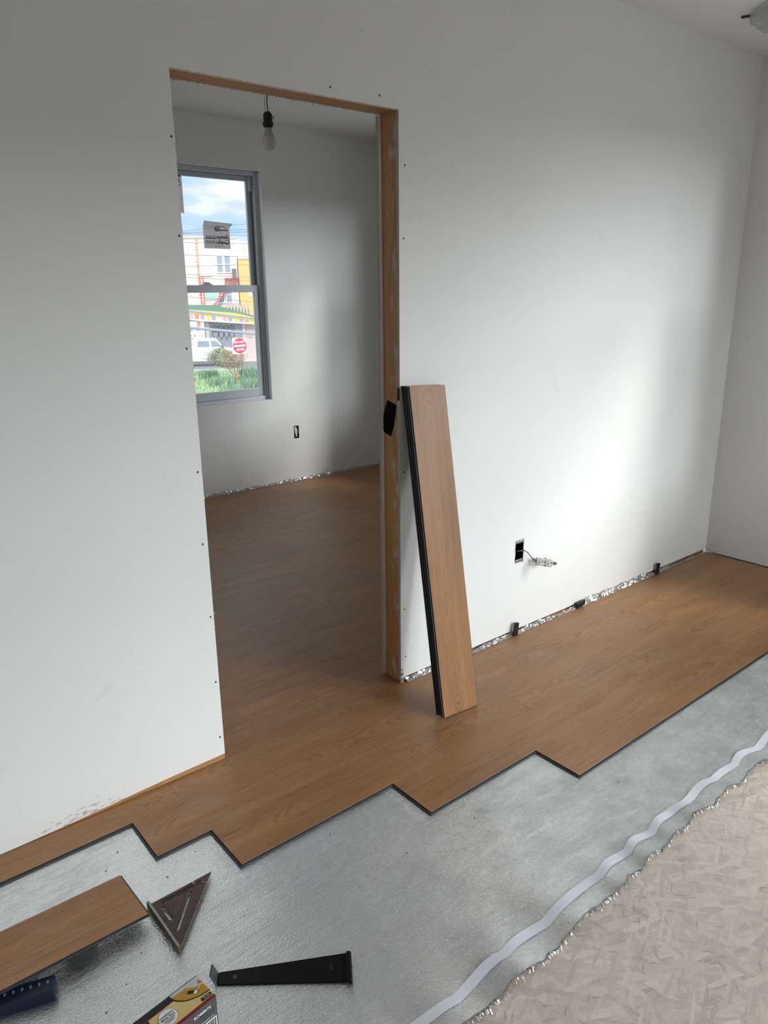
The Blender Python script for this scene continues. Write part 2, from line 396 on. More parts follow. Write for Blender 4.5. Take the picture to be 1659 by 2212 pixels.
def osb_mat():
    b = NB('oriented_strand_board')
    wp = b.n('NewGeometry').outputs['Position']
    wob = b.n('TexNoise', Vector=wp, Scale=24.0, Detail=4.0).outputs['Color']
    base = b.n('VectorMath', _operation='MULTIPLY_ADD', i0=wob, i1=(0.012, 0.012, 0), i2=wp).outputs[0]
    cols = None
    for ang, scx, scy, off, met in ((0.35, 13, 60, 0, 'EUCLIDEAN'), (-0.95, 15, 80, 3.1, 'CHEBYCHEV'), (1.45, 17, 75, 7.7, 'EUCLIDEAN'), (0.85, 16, 95, 5.5, 'CHEBYCHEV'), (-0.35, 15, 105, 9.5, 'CHEBYCHEV')):
        rot = b.n('Mapping', Vector=base, Rotation=(0, 0, ang)).outputs[0]
        mpv = b.n('Mapping', Vector=rot, Scale=(scx, scy, 1), Location=(off, off, 0)).outputs[0]
        vo = b.n('TexVoronoi', Vector=mpv, Scale=1.0, Randomness=1.0, _distance=met, _voronoi_dimensions='2D')
        fl = b.n('SeparateXYZ', i0=vo.outputs['Color'])
        gr = b.n('TexNoise', Vector=b.n('Mapping', Vector=rot, Scale=(16, 330, 1)).outputs[0], Scale=1.0, Detail=2.0).outputs[0]
        c = b.ramp(b.math('MULTIPLY_ADD', gr, 0.55, b.math('MULTIPLY', fl.outputs[0], 0.46)), [(0.12, lin((146, 130, 122))), (0.34, lin((192, 177, 166))), (0.62, lin((212, 199, 186))), (0.9, lin((230, 220, 208)))])
        if cols is None: cols = c
        else: cols = b.mixc(b.math('MULTIPLY', b.math('GREATER_THAN', fl.outputs[1], 0.70), b.math('MULTIPLY_ADD', fl.outputs[2], 0.5, 0.4)), cols, c)
    big = b.n('TexNoise', Vector=wp, Scale=3.0, Detail=6.0, Roughness=0.7).outputs[0]
    cols = b.mixc(b.ramp(big, [(0.35, (0.0,) * 3), (0.7, (0.42,) * 3)]), cols, lin((208, 197, 185)))
    # thin dark slivers
    for ang, off in ((0.75, 0.0), (-0.6, 4.0)):
        mpv = b.n('Mapping', Vector=b.n('Mapping', Vector=base, Rotation=(0, 0, ang)).outputs[0], Scale=(17, 130, 1), Location=(off, off, 0)).outputs[0]
        vo = b.n('TexVoronoi', Vector=mpv, Scale=1.0, _voronoi_dimensions='2D')
        sl = b.math('MULTIPLY', b.math('LESS_THAN', vo.outputs['Distance'], 0.26), b.math('GREATER_THAN', b.n('SeparateXYZ', i0=vo.outputs['Color']).outputs[2], 0.975))
        cols = b.mixc(b.math('MULTIPLY', sl, 0.35), cols, lin((112, 99, 92)))
    p = b.bsdf(Base__Color=cols, Roughness=0.8)
    b.put(p.inputs['Normal'], b.bump(b.n('TexNoise', Vector=b.n('Mapping', Vector=wp, Scale=(60, 160, 1)).outputs[0], Scale=1.0, Detail=2.0).outputs[0], 0.35, 0.002))
    return b.m
MAT['osb'] = osb_mat()

# ------------------------------------------------------------------ the shell
XL, XR, YB = -3.4, 2.39, -4.4          # front room
XL2, XR2, YF = -1.6, 2.47, 3.10        # back room
ZC, ZC2 = 2.591, 2.668
DX0, DX1, DZ = -0.780, 0.0, 2.06       # rough opening
OSB_Z = -0.0115

fl = MB().box((XL - 0.2, YB - 0.2, OSB_Z - 0.25), (2.6, 3.3, OSB_Z)).build('floor', MAT['osb'])
tag(fl, kind='structure')

FRONT = lambda a, b_, t: (a, t, b_)
# partition: front board in two sheets round the opening, framing, back board
wf = MB()
wf.prism([(XL, 0.002), (-1.42, 0.002), (-1.30, 0.004), (-1.12, 0.011), (-0.98, 0.016), (DX0 - 0.004, 0.019), (DX0, 0.019), (DX0, DZ), (DX0, ZC), (XL, ZC)], 0.0, 0.0127, FRONT)
wallf = wf.build('wall_front', MAT['wall']); tag(wallf, kind='structure')
slab('drywall_sheet', DX1, XR + 0.1, 0.018, ZC, 0.0, 0.0127, [(0.664, 0.719, 0.342, 0.446)], FRONT, MAT['wall'], wallf)
MB().box((DX0, 0, DZ), (DX1, 0.0127, ZC)).build('drywall_sheet', MAT['wall'], wallf)
slab('drywall_sheet', XL2, XR2 + 0.1, 0.012, ZC2, 0.0907, 0.104, [(DX0 - 0.006, DX1 - 0.011, -1, DZ + 0.003)], FRONT, MAT['wall2'], wallf)
# framing behind the board: plates, studs (only the opening's own members show)
MB().box((XL, 0.0127, 0.0006), (DX0 - 0.0385, 0.0907, 0.038)).build('bottom_plate', MAT['plate'], wallf)
MB().box((DX1 + 0.0385, 0.0127, 0.0006), (XR, 0.0907, 0.038)).build('bottom_plate', MAT['plate'], wallf)
MB().box((XL, 0.0127, ZC - 0.04), (XR, 0.0907, ZC + 0.1)).build('top_plate', MAT['plate'], wallf)

MB().prism([(-1.36, 0.0006), (DX0 - 0.001, 0.0006), (DX0 - 0.001, 0.0185), (-0.98, 0.0155), (-1.12, 0.0105), (-1.30, 0.0035)], 0.0008, 0.0126, FRONT).build('base_shim', MAT['plate'], wallf)
door = tag(empty('door_1', (0, 0, 0)), kind='structure')
MB().box((DX0 - 0.038, 0.0127, DZ), (DX1 + 0.038, 0.0907, DZ + 0.19)).build('header', MAT['header'], door, bevel=0.0015)
for x in (DX0 - 0.038, DX1):
    MB().box((0, 0, 0), (0.038, 0.078, DZ - 0.0006)).build('jamb_stud', MAT['stud'], door, bevel=0.0015, loc=(x, 0.0127, 0.0006))
# cut gypsum edges of the boards, ragged
def ragged(name, p0, p1, out, across, n, lo, hi, mat, parent):
    """jagged paper fringe along p0-p1 sticking out in direction out, thin across"""
    p0, p1, out, across = map(Vector, (p0, p1, out, across)); m = MB()
    for i in range(n):
        a = p0.lerp(p1, i / n); c = p0.lerp(p1, (i + random.uniform(0.6, 1.3)) / n)
        h = random.uniform(lo, hi) * (2.2 if random.random() < 0.06 else 1)
        tip = a.lerp(c, random.uniform(0.2, 0.8)) + out * h + across * random.uniform(-0.5, 0.8)
        v = [a - out * 0.0015, c - out * 0.0015, tip, a - out * 0.0015 + across, c - out * 0.0015 + across, tip + across * 0.6]
        m.add(v, [(0, 1, 2), (3, 5, 4), (0, 2, 5, 3), (1, 4, 5, 2), (0, 3, 4, 1)])
    o = m.build(name, mat, parent); o['kind'] = 'stuff'
    return o
ragged('torn_paper', (DX0, 0.0, DZ), (DX1, 0.0, DZ), (0, 0, -1), (0, 0.002, 0), 150, 0.001, 0.005, MAT['paper'], wallf)
ragged('torn_paper', (DX0, 0.0925, DZ + 0.001), (DX1, 0.0925, DZ + 0.001), (0, 0, -1), (0, 0.002, 0), 110, 0.001, 0.005, MAT['paper'], wallf)
ragged('torn_paper', (DX1 - 0.011, 0.1, 0.02), (DX1 - 0.011, 0.1, DZ), (-1, 0, 0), (0, 0.002, 0), 240, 0.0005, 0.0035, MAT['paper'], wallf)
ragged('torn_paper', (DX1, 0.001, 0.02), (DX1, 0.001, DZ), (-1, 0, 0), (0, 0.002, 0), 220, 0.0003, 0.002, MAT['paper'], wallf)
ragged('torn_paper', (DX0, 0.001, 0.05), (DX0, 0.001, DZ), (1, 0, 0), (0, 0.002, 0), 220, 0.0003, 0.0025, MAT['paper'], wallf)
# bare gypsum along the cut edges
MB().box((DX1 - 0.0006, 0.0005, 0.02), (DX1 + 0.0004, 0.0125, DZ)).build('cut_edge', MAT['gypsum'], wallf)
MB().box((DX1 - 0.0116, 0.0912, 0.014), (DX1 - 0.0106, 0.1035, DZ - 0.004)).build('cut_edge', MAT['gypsum'], wallf)
# a chipped lump of compound at the foot of the board
m = MB()
for i in range(26):
    t = random.random(); r = random.uniform(0.002, 0.0055)
    c = Vector((0.004 + random.uniform(-0.004, 0.008), random.uniform(-0.002, 0.010), 0.004 + 0.055 * t * t))
    m.box(c - Vector((r, r, r)), c + Vector((r, r, r * 1.4)), None)
m.build('plaster_chip', MAT['gypsum'], wallf)['kind'] = 'stuff'

# screws dimpled into the board round the opening
scr = MB().lathe([(0.0045, 0.0), (0.0045, 0.0008), (0.003, 0.0009)], 10).v
sm_ = MB().lathe([(0.0032, -0.0002), (0.0032, 0.0005), (0.0022, 0.0007), (0.0012, 0.0002)], 10)
first = None
for (x, z) in [(-0.789, 1.897), (-0.790, 1.651), (-0.794, 0.99), (-0.797, 0.764), (-0.791, 0.52), (-0.792, 0.291), (-0.793, 0.087), (-0.269, 2.087), (-0.079, 2.09), (0.025, 1.898), (0.02, 1.671), (0.02, 0.86), (0.02, 0.311), (0.024, 0.106), (-0.766 - 0.03, 1.35)]:
    if first is None: first = o = sm_.build('screw_head', MAT['screw'], wallf)
    else: o = first.copy(); link(o, wallf)
    o.location = (x, 0.0, z); o.rotation_euler = (PI / 2, 0, 0)

# outside walls
RIGHT = lambda a, b_, t: (t, a, b_)
WZ0, WZ1 = 0.69, 2.35
wr = slab('wall_right', YB, 0.0, 0.004, ZC, XR, XR + 0.17, [(-1.78, -0.87, WZ0, WZ1), (-3.55, -2.64, WZ0, WZ1)], RIGHT, MAT['wall']); tag(wr, kind='structure')
wr2 = slab('wall_right_back_room', 0.104, YF, 0.004, ZC2, XR2, XR + 0.17, [(1.32, 2.23, WZ0, WZ1)], RIGHT, MAT['wall2']); tag(wr2, kind='structure')
WX0, WX1 = 0.420, 1.333
wb = slab('wall_back_room', XL2, XR2 + 0.09, 0.006, ZC2, YF, YF + 0.18, [(WX0, WX1, WZ0, WZ1), (1.520, 1.568, 0.352, 0.455)], FRONT, MAT['wall2']); tag(wb, kind='structure')
tag(MB().box((XL - 0.15, YB - 0.15, 0), (XL, 0.104, ZC)).build('wall_left', MAT['wall']), kind='structure')
tag(slab('wall_left_back_room', 0.104, YF + 0.18, 0.0, ZC2, XL2 - 0.17, XL2, [(0.75, 1.66, WZ0, WZ1), (1.85, 2.76, WZ0, WZ1)], RIGHT, MAT['wall2']), kind='structure')  # both openings are added to let sky light into the back room
tag(slab('wall_behind', XL, XR + 0.17, 0.004, ZC, YB - 0.17, YB, [(0.35, 1.26, WZ0, WZ1), (1.36, 2.27, WZ0, WZ1)], FRONT, MAT['wall']), kind='structure')
tag(MB().box((XL - 0.15, YB - 0.15, ZC), (2.56, 0.05, ZC + 0.3)).build('ceiling', MAT['ceiling']), kind='structure')
tag(MB().box((XL2 - 0.12, 0.0905, ZC2), (2.56, YF + 0.18, ZC2 + 0.2)).build('ceiling_back_room', MAT['ceiling']), kind='structure')
tag(MB().box((XL - 0.15, 0.05, ZC + 0.1), (2.56, 0.0905, ZC + 0.3)).build('trim_1', MAT['plate']), kind='structure')

# ------------------------------------------------------------------ laid planks
PW, PL, PT = 0.1785, 1.2195, 0.008
def plank_mesh(L, Wd, name='plank', mat='plank', lip=True):
    """local: x along length 0..L, y -Wd..0, top at z 0"""
    b = 0.0005; m = MB()
    vs = [(0, -Wd, -b), (L, -Wd, -b), (L, 0, -b), (0, 0, -b), (b, -Wd + b, 0), (L - b, -Wd + b, 0), (L - b, -b, 0), (b, -b, 0),
          (0, -Wd, -PT), (L, -Wd, -PT), (L, 0, -PT), (0, 0, -PT)]
    m.mat(0).add(vs, [(4, 5, 6, 7), (0, 1, 5, 4), (1, 2, 6, 5), (2, 3, 7, 6), (3, 0, 4, 7)])
    m.mat(1).add(vs[:4] + vs[8:], [(0, 4, 5, 1), (1, 5, 6, 2), (2, 6, 7, 3), (3, 7, 4, 0), (4, 7, 6, 5)])
    return m
_pm = {}
def get_plank(L, Wd):
    k = (round(L, 3), round(Wd, 3))
    if k not in _pm:
        o = plank_mesh(L, Wd).build('plank', [MAT['plank'], MAT['core']]); me = o.data
        bpy.data.objects.remove(o); _pm[k] = me
    return _pm[k]
Y0 = -0.1095                                  # front edge of row 0
def lay(x0, L, ytop):
    o = bpy.data.objects.new('plank', get_plank(L - 0.0003, PW - 0.0003)); link(o, fl)
    o.location = (x0, ytop, 0.0)
starts = {1: -1.143, 2: -0.978, 3: -0.437, 4: 0.048}
random.seed(11)
nrow = int(math.ceil((YF - Y0) / PW))
for k in range(-nrow, 5):                     # k>0: rows toward the camera
    ytop = Y0 + PW - PW * k
    if k > 0:
        x = starts[k]; xe = XR - 0.012
    elif k == 0 or ytop - PW < 0.104:
        x = XL + 0.01; xe = XR - 0.012
        x -= 0; 
    else:
        x = XL2 + 0.01; xe = XR2 - 0.012
    wrow = PW
    if ytop > YF - 0.012:                     # last row ripped to fit
        continue
    firstL = PL if k > 0 else random.uniform(0.3, 1.2)
    L = firstL
    while x < xe - 0.02:
        L = min(L, xe - x)
        lay(x, L, ytop)
        x += L; L = PL
yl = Y0 + PW + PW * nrow
# last ripped row against the far wall
ytop_last = max(Y0 + PW - PW * k for k in range(-nrow, 5) if Y0 + PW - PW * k <= YF - 0.012)
x = XL2 + 0.01
while x < XR2 - 0.03:
    L = min(PL, XR2 - 0.012 - x)
    me = get_plank(L - 0.0003, YF - 0.012 - ytop_last)
    o = bpy.data.objects.new('plank', me); link(o, fl); o.location = (x, YF - 0.0125, 0.0); x += L
# locking lips of the open edge of the laid floor
def lip(x0, y0, x1, y1):
    MB().box((x0, y0, -PT), (x1, y1, -PT + 0.0042)).build('locking_lip', MAT['core_light'], fl, bevel=0.0008, seg=1)
ends = [XL + 0.01, -1.143, -0.978, -0.437, 0.048]
for k in range(5):
    yb = Y0 - PW * k
    xa = ends[k]; xb = ends[k + 1] if k < 4 else XR - 0.012
    lip(xa, yb - 0.006, xb - 0.0003, yb - 0.0003)
    if k > 0: lip(xa - 0.006, yb - 0.006, xa - 0.0003, yb + PW - 0.0065)

# ------------------------------------------------------------------ foil underlayment
FZ = -0.0085
und = thing('underlayment', 'silver foil underlayment sheet with white tape line laid over the strand board', 'underlayment', (0, 0, 0))
def edge_y(x): return -1.178 + 0.012 * math.sin(x * 3.1 + 1.0) + 0.012 * mnoise.noise(Vector((x * 9, 2.2, 0))) + 0.007 * mnoise.noise(Vector((x * 31, 7.2, 0)))
def foil_z(x, y):
    d = max(0.0, (-0.90 - y) / 0.28)
    z = FZ + 0.0165 * min(1.3, d) ** 2 * (0.55 + 0.75 * math.sin(x * 37 + 2.2 * math.sin(x * 5.3)) * (0.6 + 0.5 * mnoise.noise(Vector((x * 4, 0, 5)))))
    q = max(0.0, min(1.0, (-0.85 - y) / 0.05)) if x > 0.05 else max(0.0, min(1.0, (-0.30 - y) / 0.2))
    if y > -0.84 and x > ends[4] - 0.03: q = 0
    z += q * (0.0016 * (mnoise.noise(Vector((x * 2.2, y * 9, 1))) + 1) + 0.0008 * mnoise.noise(Vector((x * 14, y * 40, 3))))
    return max(z, FZ - 0.001)
xs = np.concatenate([np.linspace(XL + 0.02, -1.7, 60, endpoint=False), np.linspace(-1.7, 1.6, 460, endpoint=False), np.linspace(1.6, XR - 0.01, 40)])
NY = 100
vs = []; fs = []
def on_floor(x, y):
    k = int(math.floor((Y0 - y) / PW)) + 1 if y < Y0 else 0
    if y >= Y0: return True
    return k <= 4 and x >= ends[k] - 0.012
for x in xs:
    ye = edge_y(x)
    for j in range(NY + 1):
        t = j / NY; y = -0.05 + (ye + 0.05) * t ** 0.85
        z = FZ if (on_floor(x, y) or on_floor(x + 0.02, y + 0.02)) else foil_z(x, y)
        vs.append((x, y, z))
for i in range(len(xs) - 1):
    for j in range(NY):
        a = i * (NY + 1) + j
        fs.append((a, a + 1, a + NY + 2, a + NY + 1))
MB().add(vs, fs).build('foil_sheet', MAT['foil'], und, smooth=True)
# tape line
def scallop(x):
    q_ = x / 0.165 + 1.1 * mnoise.noise(Vector((x * 2.3, 9.1, 0)))
    return abs(math.sin(PI * q_))
def tape_y(x): return -1.122 + 0.010 * scallop(x) + 0.010 * math.sin(x * 3.1 + 1.0) + 0.008 * mnoise.noise(Vector((x * 7, 4.2, 0)))
m = MB(); xs2 = np.linspace(XL + 0.02, XR - 0.01, 900); n = len(xs2)
vs = []
for x in xs2:
    for k, dy in enumerate((-0.0125, -0.004, 0.004, 0.0125)):
        y = tape_y(x) + dy; vs.append((x, y, foil_z(x, y) + 0.0012 + 0.004 * (scallop(x) ** 2) * (0.5 + dy * 20)))
fs = [(i * 4 + k, i * 4 + k + 1, i * 4 + k + 5, i * 4 + k + 4) for i in range(n - 1) for k in range(3)]
m.add(vs, fs).build('tape_strip', MAT['tape'], und, smooth=True)
# frayed torn edge of the foil
m = MB(); random.seed(3)
x = XL + 0.03
while x < XR - 0.02:
    y = edge_y(x); z = foil_z(x, y)
    w_ = random.uniform(0.0012, 0.004); l_ = random.uniform(0.002, 0.011) * (1.5 if random.random() < 0.12 else 1); sk = random.uniform(-0.006, 0.006)
    zt = max(OSB_Z + 0.0008, z - random.uniform(0.0, 0.016)); zm = z + random.uniform(-0.001, 0.004)
    m.add([(x, y + 0.002, z + 0.0004), (x + w_, y + 0.002, z + 0.0004), (x + w_ + sk * 0.5, y - l_ * 0.5, zm), (x + sk * 0.5, y - l_ * 0.5, zm + random.uniform(-0.002, 0.002)), (x + w_ * 0.7 + sk, y - l_, zt), (x + w_ * 0.2 + sk, y - l_, zt)],
          [(0, 1, 2, 3), (3, 2, 4, 5)])
    x += w_ * random.uniform(0.5, 1.3)
o = m.build('frayed_edge', MAT['foil_edge'], und, recalc=False); o['kind'] = 'stuff'
# crinkled foil turned up at the walls
def crinkle(name, p0, p1, inn, n, hf, parent, seed):
    random.seed(seed); p0 = Vector(p0); p1 = Vector(p1); inn = Vector(inn); m = MB(); vs = []
    L = (p1 - p0).length
    for i in range(n + 1):
        t = i / n; b = p0.lerp(p1, t); h = hf(t * L)
        for j, (o_, z_) in enumerate(((0.016, 0.0), (0.012, 0.25), (0.007, 0.45), (0.004, 0.75), (0.0015, 1.0))):
            jx = random.uniform(-0.5, 0.5) * L / n * 0.9 if 0 < i < n else 0
            q = b + inn * max(0.001, o_ + random.uniform(-0.0035, 0.0035)) + (p1 - p0).normalized() * jx
            vs.append((q.x, q.y, 0.0005 + max(0, h * z_ + (random.uniform(-0.2, 0.2) * h if j else 0))))
    fs = [(i * 5 + k, i * 5 + k + 1, i * 5 + k + 6, i * 5 + k + 5) for i in range(n) for k in range(4)]
    return m.add(vs, fs).build(name, MAT['foil_edge'], parent)
crinkle('upturned_edge', (0.02, 0.0, 0), (2.36, 0.0, 0), (0, -1, 0), 300,
        lambda s: max(0.004, 0.012 + 0.012 * mnoise.noise(Vector((s * 4.5, 0, 0))) + 0.007 * mnoise.noise(Vector((s * 15, 3, 0))) + (0.012 if 1.1 < s < 1.75 else 0) - (0.007 if s > 1.95 else 0)), und, 5)
und2 = thing('underlayment', 'crinkled foil underlayment turned up along the foot of the window wall', 'underlayment')
crinkle('upturned_edge', (0.4, YF, 0), (2.44, YF, 0), (0, -1, 0), 200,
        lambda s: max(0.003, 0.016 + 0.020 * mnoise.noise(Vector((s * 3.2 + 4, 0, 0))) + 0.010 * mnoise.noise(Vector((s * 13, 3, 0)))), und2, 6)

# ------------------------------------------------------------------ windows
def frame_rect(m, x0, x1, z0, z1, y0, y1, w):
    w = w if isinstance(w, tuple) else (w,) * 4        # left, right, bottom, top
    m.box((x0, y0, z0), (x0 + w[0], y1, z1)); m.box((x1 - w[1], y0, z0), (x1, y1, z1))
    m.box((x0 + w[0], y0, z0), (x1 - w[1], y1, z0 + w[2])); m.box((x0 + w[0], y0, z1 - w[3]), (x1 - w[1], y1, z1))
    return m
def make_window(name, loc, rotz, w, h):
    r = tag(empty(name, loc, (0, 0, rotz)), kind='structure')
    frame_rect(MB(), 0, w, 0, h, 0.045, 0.13, (0.034, 0.034, 0.030, 0.030)).build('frame', MAT['vinyl'], r, bevel=0.003)
    # jamb tracks
    for x0, x1 in ((0.034, 0.040), (w - 0.040, w - 0.034)):
        MB().box((x0, 0.080, 0.03), (x1, 0.120, h - 0.03)).build('track', MAT['vinyl_dark'], r)
    mid = 0.845
    up = frame_rect(MB(), 0.041, w - 0.041, mid - 0.03, h - 0.031, 0.092, 0.116, (0.034, 0.034, 0.05, 0.034)).build('upper_sash', MAT['vinyl'], r, bevel=0.003)
    MB().box((0.072, 0.103, mid + 0.018), (w - 0.072, 0.1045, h - 0.062)).build('pane', MAT['glass'], up)
    lo = frame_rect(MB(), 0.036, w - 0.036, 0.031, mid + 0.022, 0.060, 0.086, (0.038, 0.038, 0.062, 0.052)).build('lower_sash', MAT['vinyl'], r, bevel=0.003)
    MB().box((0.072, 0.072, 0.09), (w - 0.072, 0.0735, mid - 0.028)).build('pane', MAT['glass'], lo)
    lk = MB().box((w / 2 - 0.04, 0.060, mid + 0.022), (w / 2 + 0.04, 0.088, mid + 0.030))
    lk.prism([(-0.028, 0), (0.028, 0), (0.02, 0.012), (-0.02, 0.014)], 0.064, 0.082, lambda a, b_, t: (w / 2 + a, t, mid + 0.030 + b_))
    lk.build('sash_lock', MAT['vinyl'], lo, bevel=0.002)
    MB().box((w - 0.062, 0.070, h - 0.135), (w - 0.040, 0.092, h - 0.031)).build('balance_stop', MAT['vinyl'], r, bevel=0.003)
    return r
win1 = make_window('window_1', (WX0, YF, WZ0), 0, WX1 - WX0, WZ1 - WZ0)
make_window('window_2', (XR, -0.87, WZ0), -PI / 2, 0.91, WZ1 - WZ0)
make_window('window_3', (XR, -2.64, WZ0), -PI / 2, 0.91, WZ1 - WZ0)
make_window('window_5', (1.26, YB, WZ0), PI, 0.91, WZ1 - WZ0)
make_window('window_6', (2.27, YB, WZ0), PI, 0.91, WZ1 - WZ0)
make_window('added_window_8', (XL2, 0.75, WZ0), PI / 2, 0.91, WZ1 - WZ0)  # unseen left window, added to brighten the back room
make_window('added_window_7', (XL2, 1.85, WZ0), PI / 2, 0.91, WZ1 - WZ0)  # second unseen left window, also added for its daylight
make_window('window_4', (XR, 2.23, WZ0), -PI / 2, 0.91, WZ1 - WZ0)

# paper stickers still on the upper pane (print seen in reverse through the paper)
YG = YF + 0.1030
def R_front(x, y, z):      # text plane facing -Y (readable from the room)
    return Matrix.Translation((x, y, z)) @ Matrix.Rotation(PI / 2, 4, 'X')
st = thing('window_sticker', 'square paper sticker with reversed print and curling top on the glass', 'sticker', (1.0, YG, 1.905))
m = MB(); NXs, NZs = 12, 14; w_, h_ = 0.212, 0.186
vs = []
for side in (0, 1):
    for j in range(NZs + 1):
        for i in range(NXs + 1):
            u_ = i / NXs; t_ = j / NZs
            curl = max(0, (t_ - 0.8) / 0.2) ** 2 * 0.03 + max(0, (u_ - .85) / .15) ** 2 * max(0, t_ - .8) * 0.02
            xx = (u_ - 0.5) * w_ + (0.012 if t_ > 0.92 and u_ > 0.9 else 0) - 0.006 * max(0, t_ - .9)
            vs.append((xx, -0.0004 - curl - 0.0005 * (1 - side), (t_ - 0.5) * h_ - 0.012 * u_ * t_))
q = (NXs + 1) * (NZs + 1)
fs = []
for s_ in (0, 1):
    for j in range(NZs):
        for i in range(NXs):
            a = s_ * q + j * (NXs + 1) + i
            fs.append((a, a + 1, a + NXs + 2, a + NXs + 1))
m.add(vs, fs).build('paper', MAT['paper_white'], st, smooth=True)
text_mesh('print', 'American', 0.047, MAT['ink'], st, R_front(0.004, -0.0016, -0.012), mirror=True)
text_mesh('print', 'Craftsman', 0.047, MAT['ink'], st, R_front(0.004, -0.0016, -0.046), mirror=True)
text_mesh('print', 'A series', 0.022, MAT['ink_grey'], st, R_front(0.01, -0.0016, -0.074), mirror=True)
for (x0, x1, z) in ((-0.004, 0.09, 0.032), (0.0, 0.093, -0.018), (-0.09, -0.005, -0.026), (0.002, 0.095, -0.056)):
    MB().box((x0, -0.0020, z), (x1, -0.0015, z + 0.006)).build('print_bar', MAT['ink'], st)
for i in range(5):
    MB().box((-0.085, -0.0020 - 0.0012 * i * (i > 2), 0.036 + i * 0.007), (-0.01, -0.0016 - 0.0012 * i * (i > 2), 0.0372 + i * 0.007)).build('print_line', MAT['ink_grey'], st)
# little house roof mark
mk = MB()
for a0, a1 in ((20, 160),):
    pts = [(0.028 + 0.052 * math.cos(math.radians(a)), -0.0045, 0.030 + 0.034 * math.sin(math.radians(a))) for a in range(a0, a1 + 1, 14)]
    mk.tube(pts, 0.0022, 6)
for i in range(3):
    mk.box((-0.012 + i * 0.014, -0.0030, 0.026), (-0.002 + i * 0.014, -0.0022, 0.058))
mk.build('print_mark', MAT['ink_grey'], st)
st2 = thing('window_sticker', 'tall paper label with printed table high on the same pane', 'sticker', (0.66, YG, 2.17))
MB().box((-0.1, -0.0009, -0.128), (0.1, -0.0004, 0.128)).build('paper', MAT['paper_white'], st2)
for z, x0, x1, t_, mm in ((0.108, -0.095, 0.092, 0.010, 'ink'), (0.052, -0.095, 0.094, 0.004, 'ink'), (0.038, -0.02, 0.07, 0.007, 'ink')):
    MB().box((x0, -0.0014, z), (x1, -0.0010, z + t_)).build('print_bar', MAT[mm], st2)
for i in range(13):
    z = 0.024 - i * 0.0105
    MB().box((-0.09, -0.0014, z), (0.03 + 0.05 * ((i * 37) % 10) / 10, -0.0010, z + 0.0035)).build('print_line', MAT['ink_grey'], st2)
text_mesh('print', 'A', 0.05, MAT['ink_grey'], st2, R_front(0.075, -0.0014, 0.080), mirror=True)

# ------------------------------------------------------------------ leaning planks
def loose_plank(name, label, cat, L, Wd, mat, group=None):
    """x across 0..-Wd, z up 0..L, face toward -y at y=0, thickness to +y"""
    t = thing(name, label, cat, group=group)
    b = 0.0006
    MB().box((-Wd, 0.0, 0), (0, 0.0007, L)).build('wear_layer', mat, t, bevel=0.0003, seg=1)
    c = MB().box((-Wd - 0.0004, 0.0008, 0.0004), (0.0004, 0.0074, L - 0.0004))
    c.box((-Wd - 0.005, 0.0046, 0.0), (-Wd + 0.0005, 0.0075, L))
    c.box((0.0, 0.0018, 0.0), (0.003, 0.0036, L))
    c.build('core', MAT['core'], t, bevel=0.0004, seg=1)
    MB().box((-Wd, 0.0076, 0.001), (0, 0.0092, L - 0.001)).build('backing_pad', MAT['black'], t)
    return t
base = Matrix.Translation((0.1058, -0.3188, 0.0002)) @ Matrix.Rotation(-0.0216, 4, 'Z') @ Matrix.Rotation(-0.2315, 4, 'X') @ Matrix.Rotation(0.0547, 4, 'Y')
specs = [(0.0, 0.0, 'oak-faced floor plank leaning foremost against the wall by the opening'),
         (0.0096, 0.002, 'floor plank leaning directly behind the foremost oak plank'),
         (0.0192, -0.001, 'floor plank leaning third in the stack beside the opening'),
         (0.0288, -0.003, 'rearmost floor plank of the leaning stack, touching the wall')]
for i, (off, dx, lab) in enumerate(specs):
    t = loose_plank('floor_plank', lab, 'plank', 1.2013, 0.1666, MAT['plank_new'], 'planks leaning beside the opening')
    t.matrix_world = base @ Matrix.Translation((dx, off, 0.002 + off * 0.22))

# loose plank on the foil
t = thing('floor_plank', 'short loose oak floor plank lying across the foil with end by the square', 'plank')
MB().box((-0.62, -0.172, -0.0016), (0, 0, 0)).build('wear_layer', MAT['plank'], t, bevel=0.0005, seg=1)
c = MB().box((-0.62, -0.1716, -0.0065), (0.0, -0.0004, -0.0017)); c.box((-0.62, -0.177, -0.0064), (0.004, -0.171, -0.0038)); c.box((-0.001, -0.177, -0.0064), (0.005, 0.0, -0.0038))
c.build('core', MAT['core_light'], t)
MB().box((-0.62, -0.1716, -0.0078), (0, 0, -0.0066)).build('backing_pad', MAT['black'], t)
t.matrix_world = Matrix.Translation((-1.2595, -0.3235, 0.030)) @ Matrix.Rotation(0.033, 4, 'Z') @ Matrix.Rotation(0.047, 4, 'Y') @ Matrix.Rotation(-0.008, 4, 'X')
# the off-cuts it rests on (seen only as a dark edge)
for (x, y, a, lab) in ((-1.40, -0.40, 0.3, 'dark plank off-cut under the loose plank near its free end'), (-1.60, -0.37, 0.1, 'dark plank off-cut propping the loose plank beside the blue block')):
    zb = foil_z(x, y) - 0.0003; pz = (t.matrix_world @ Vector((x + 1.2595, y + 0.3235, -0.0078))).z; h = pz + 0.0004 - zb
    o = MB().box((-0.03, -0.03, 0), (0.03, 0.03, h)).build('plank_offcut', MAT['core'], bevel=0.001, loc=(x, y, zb), rot=(0, 0, a))
    tag(o, lab, 'offcut')

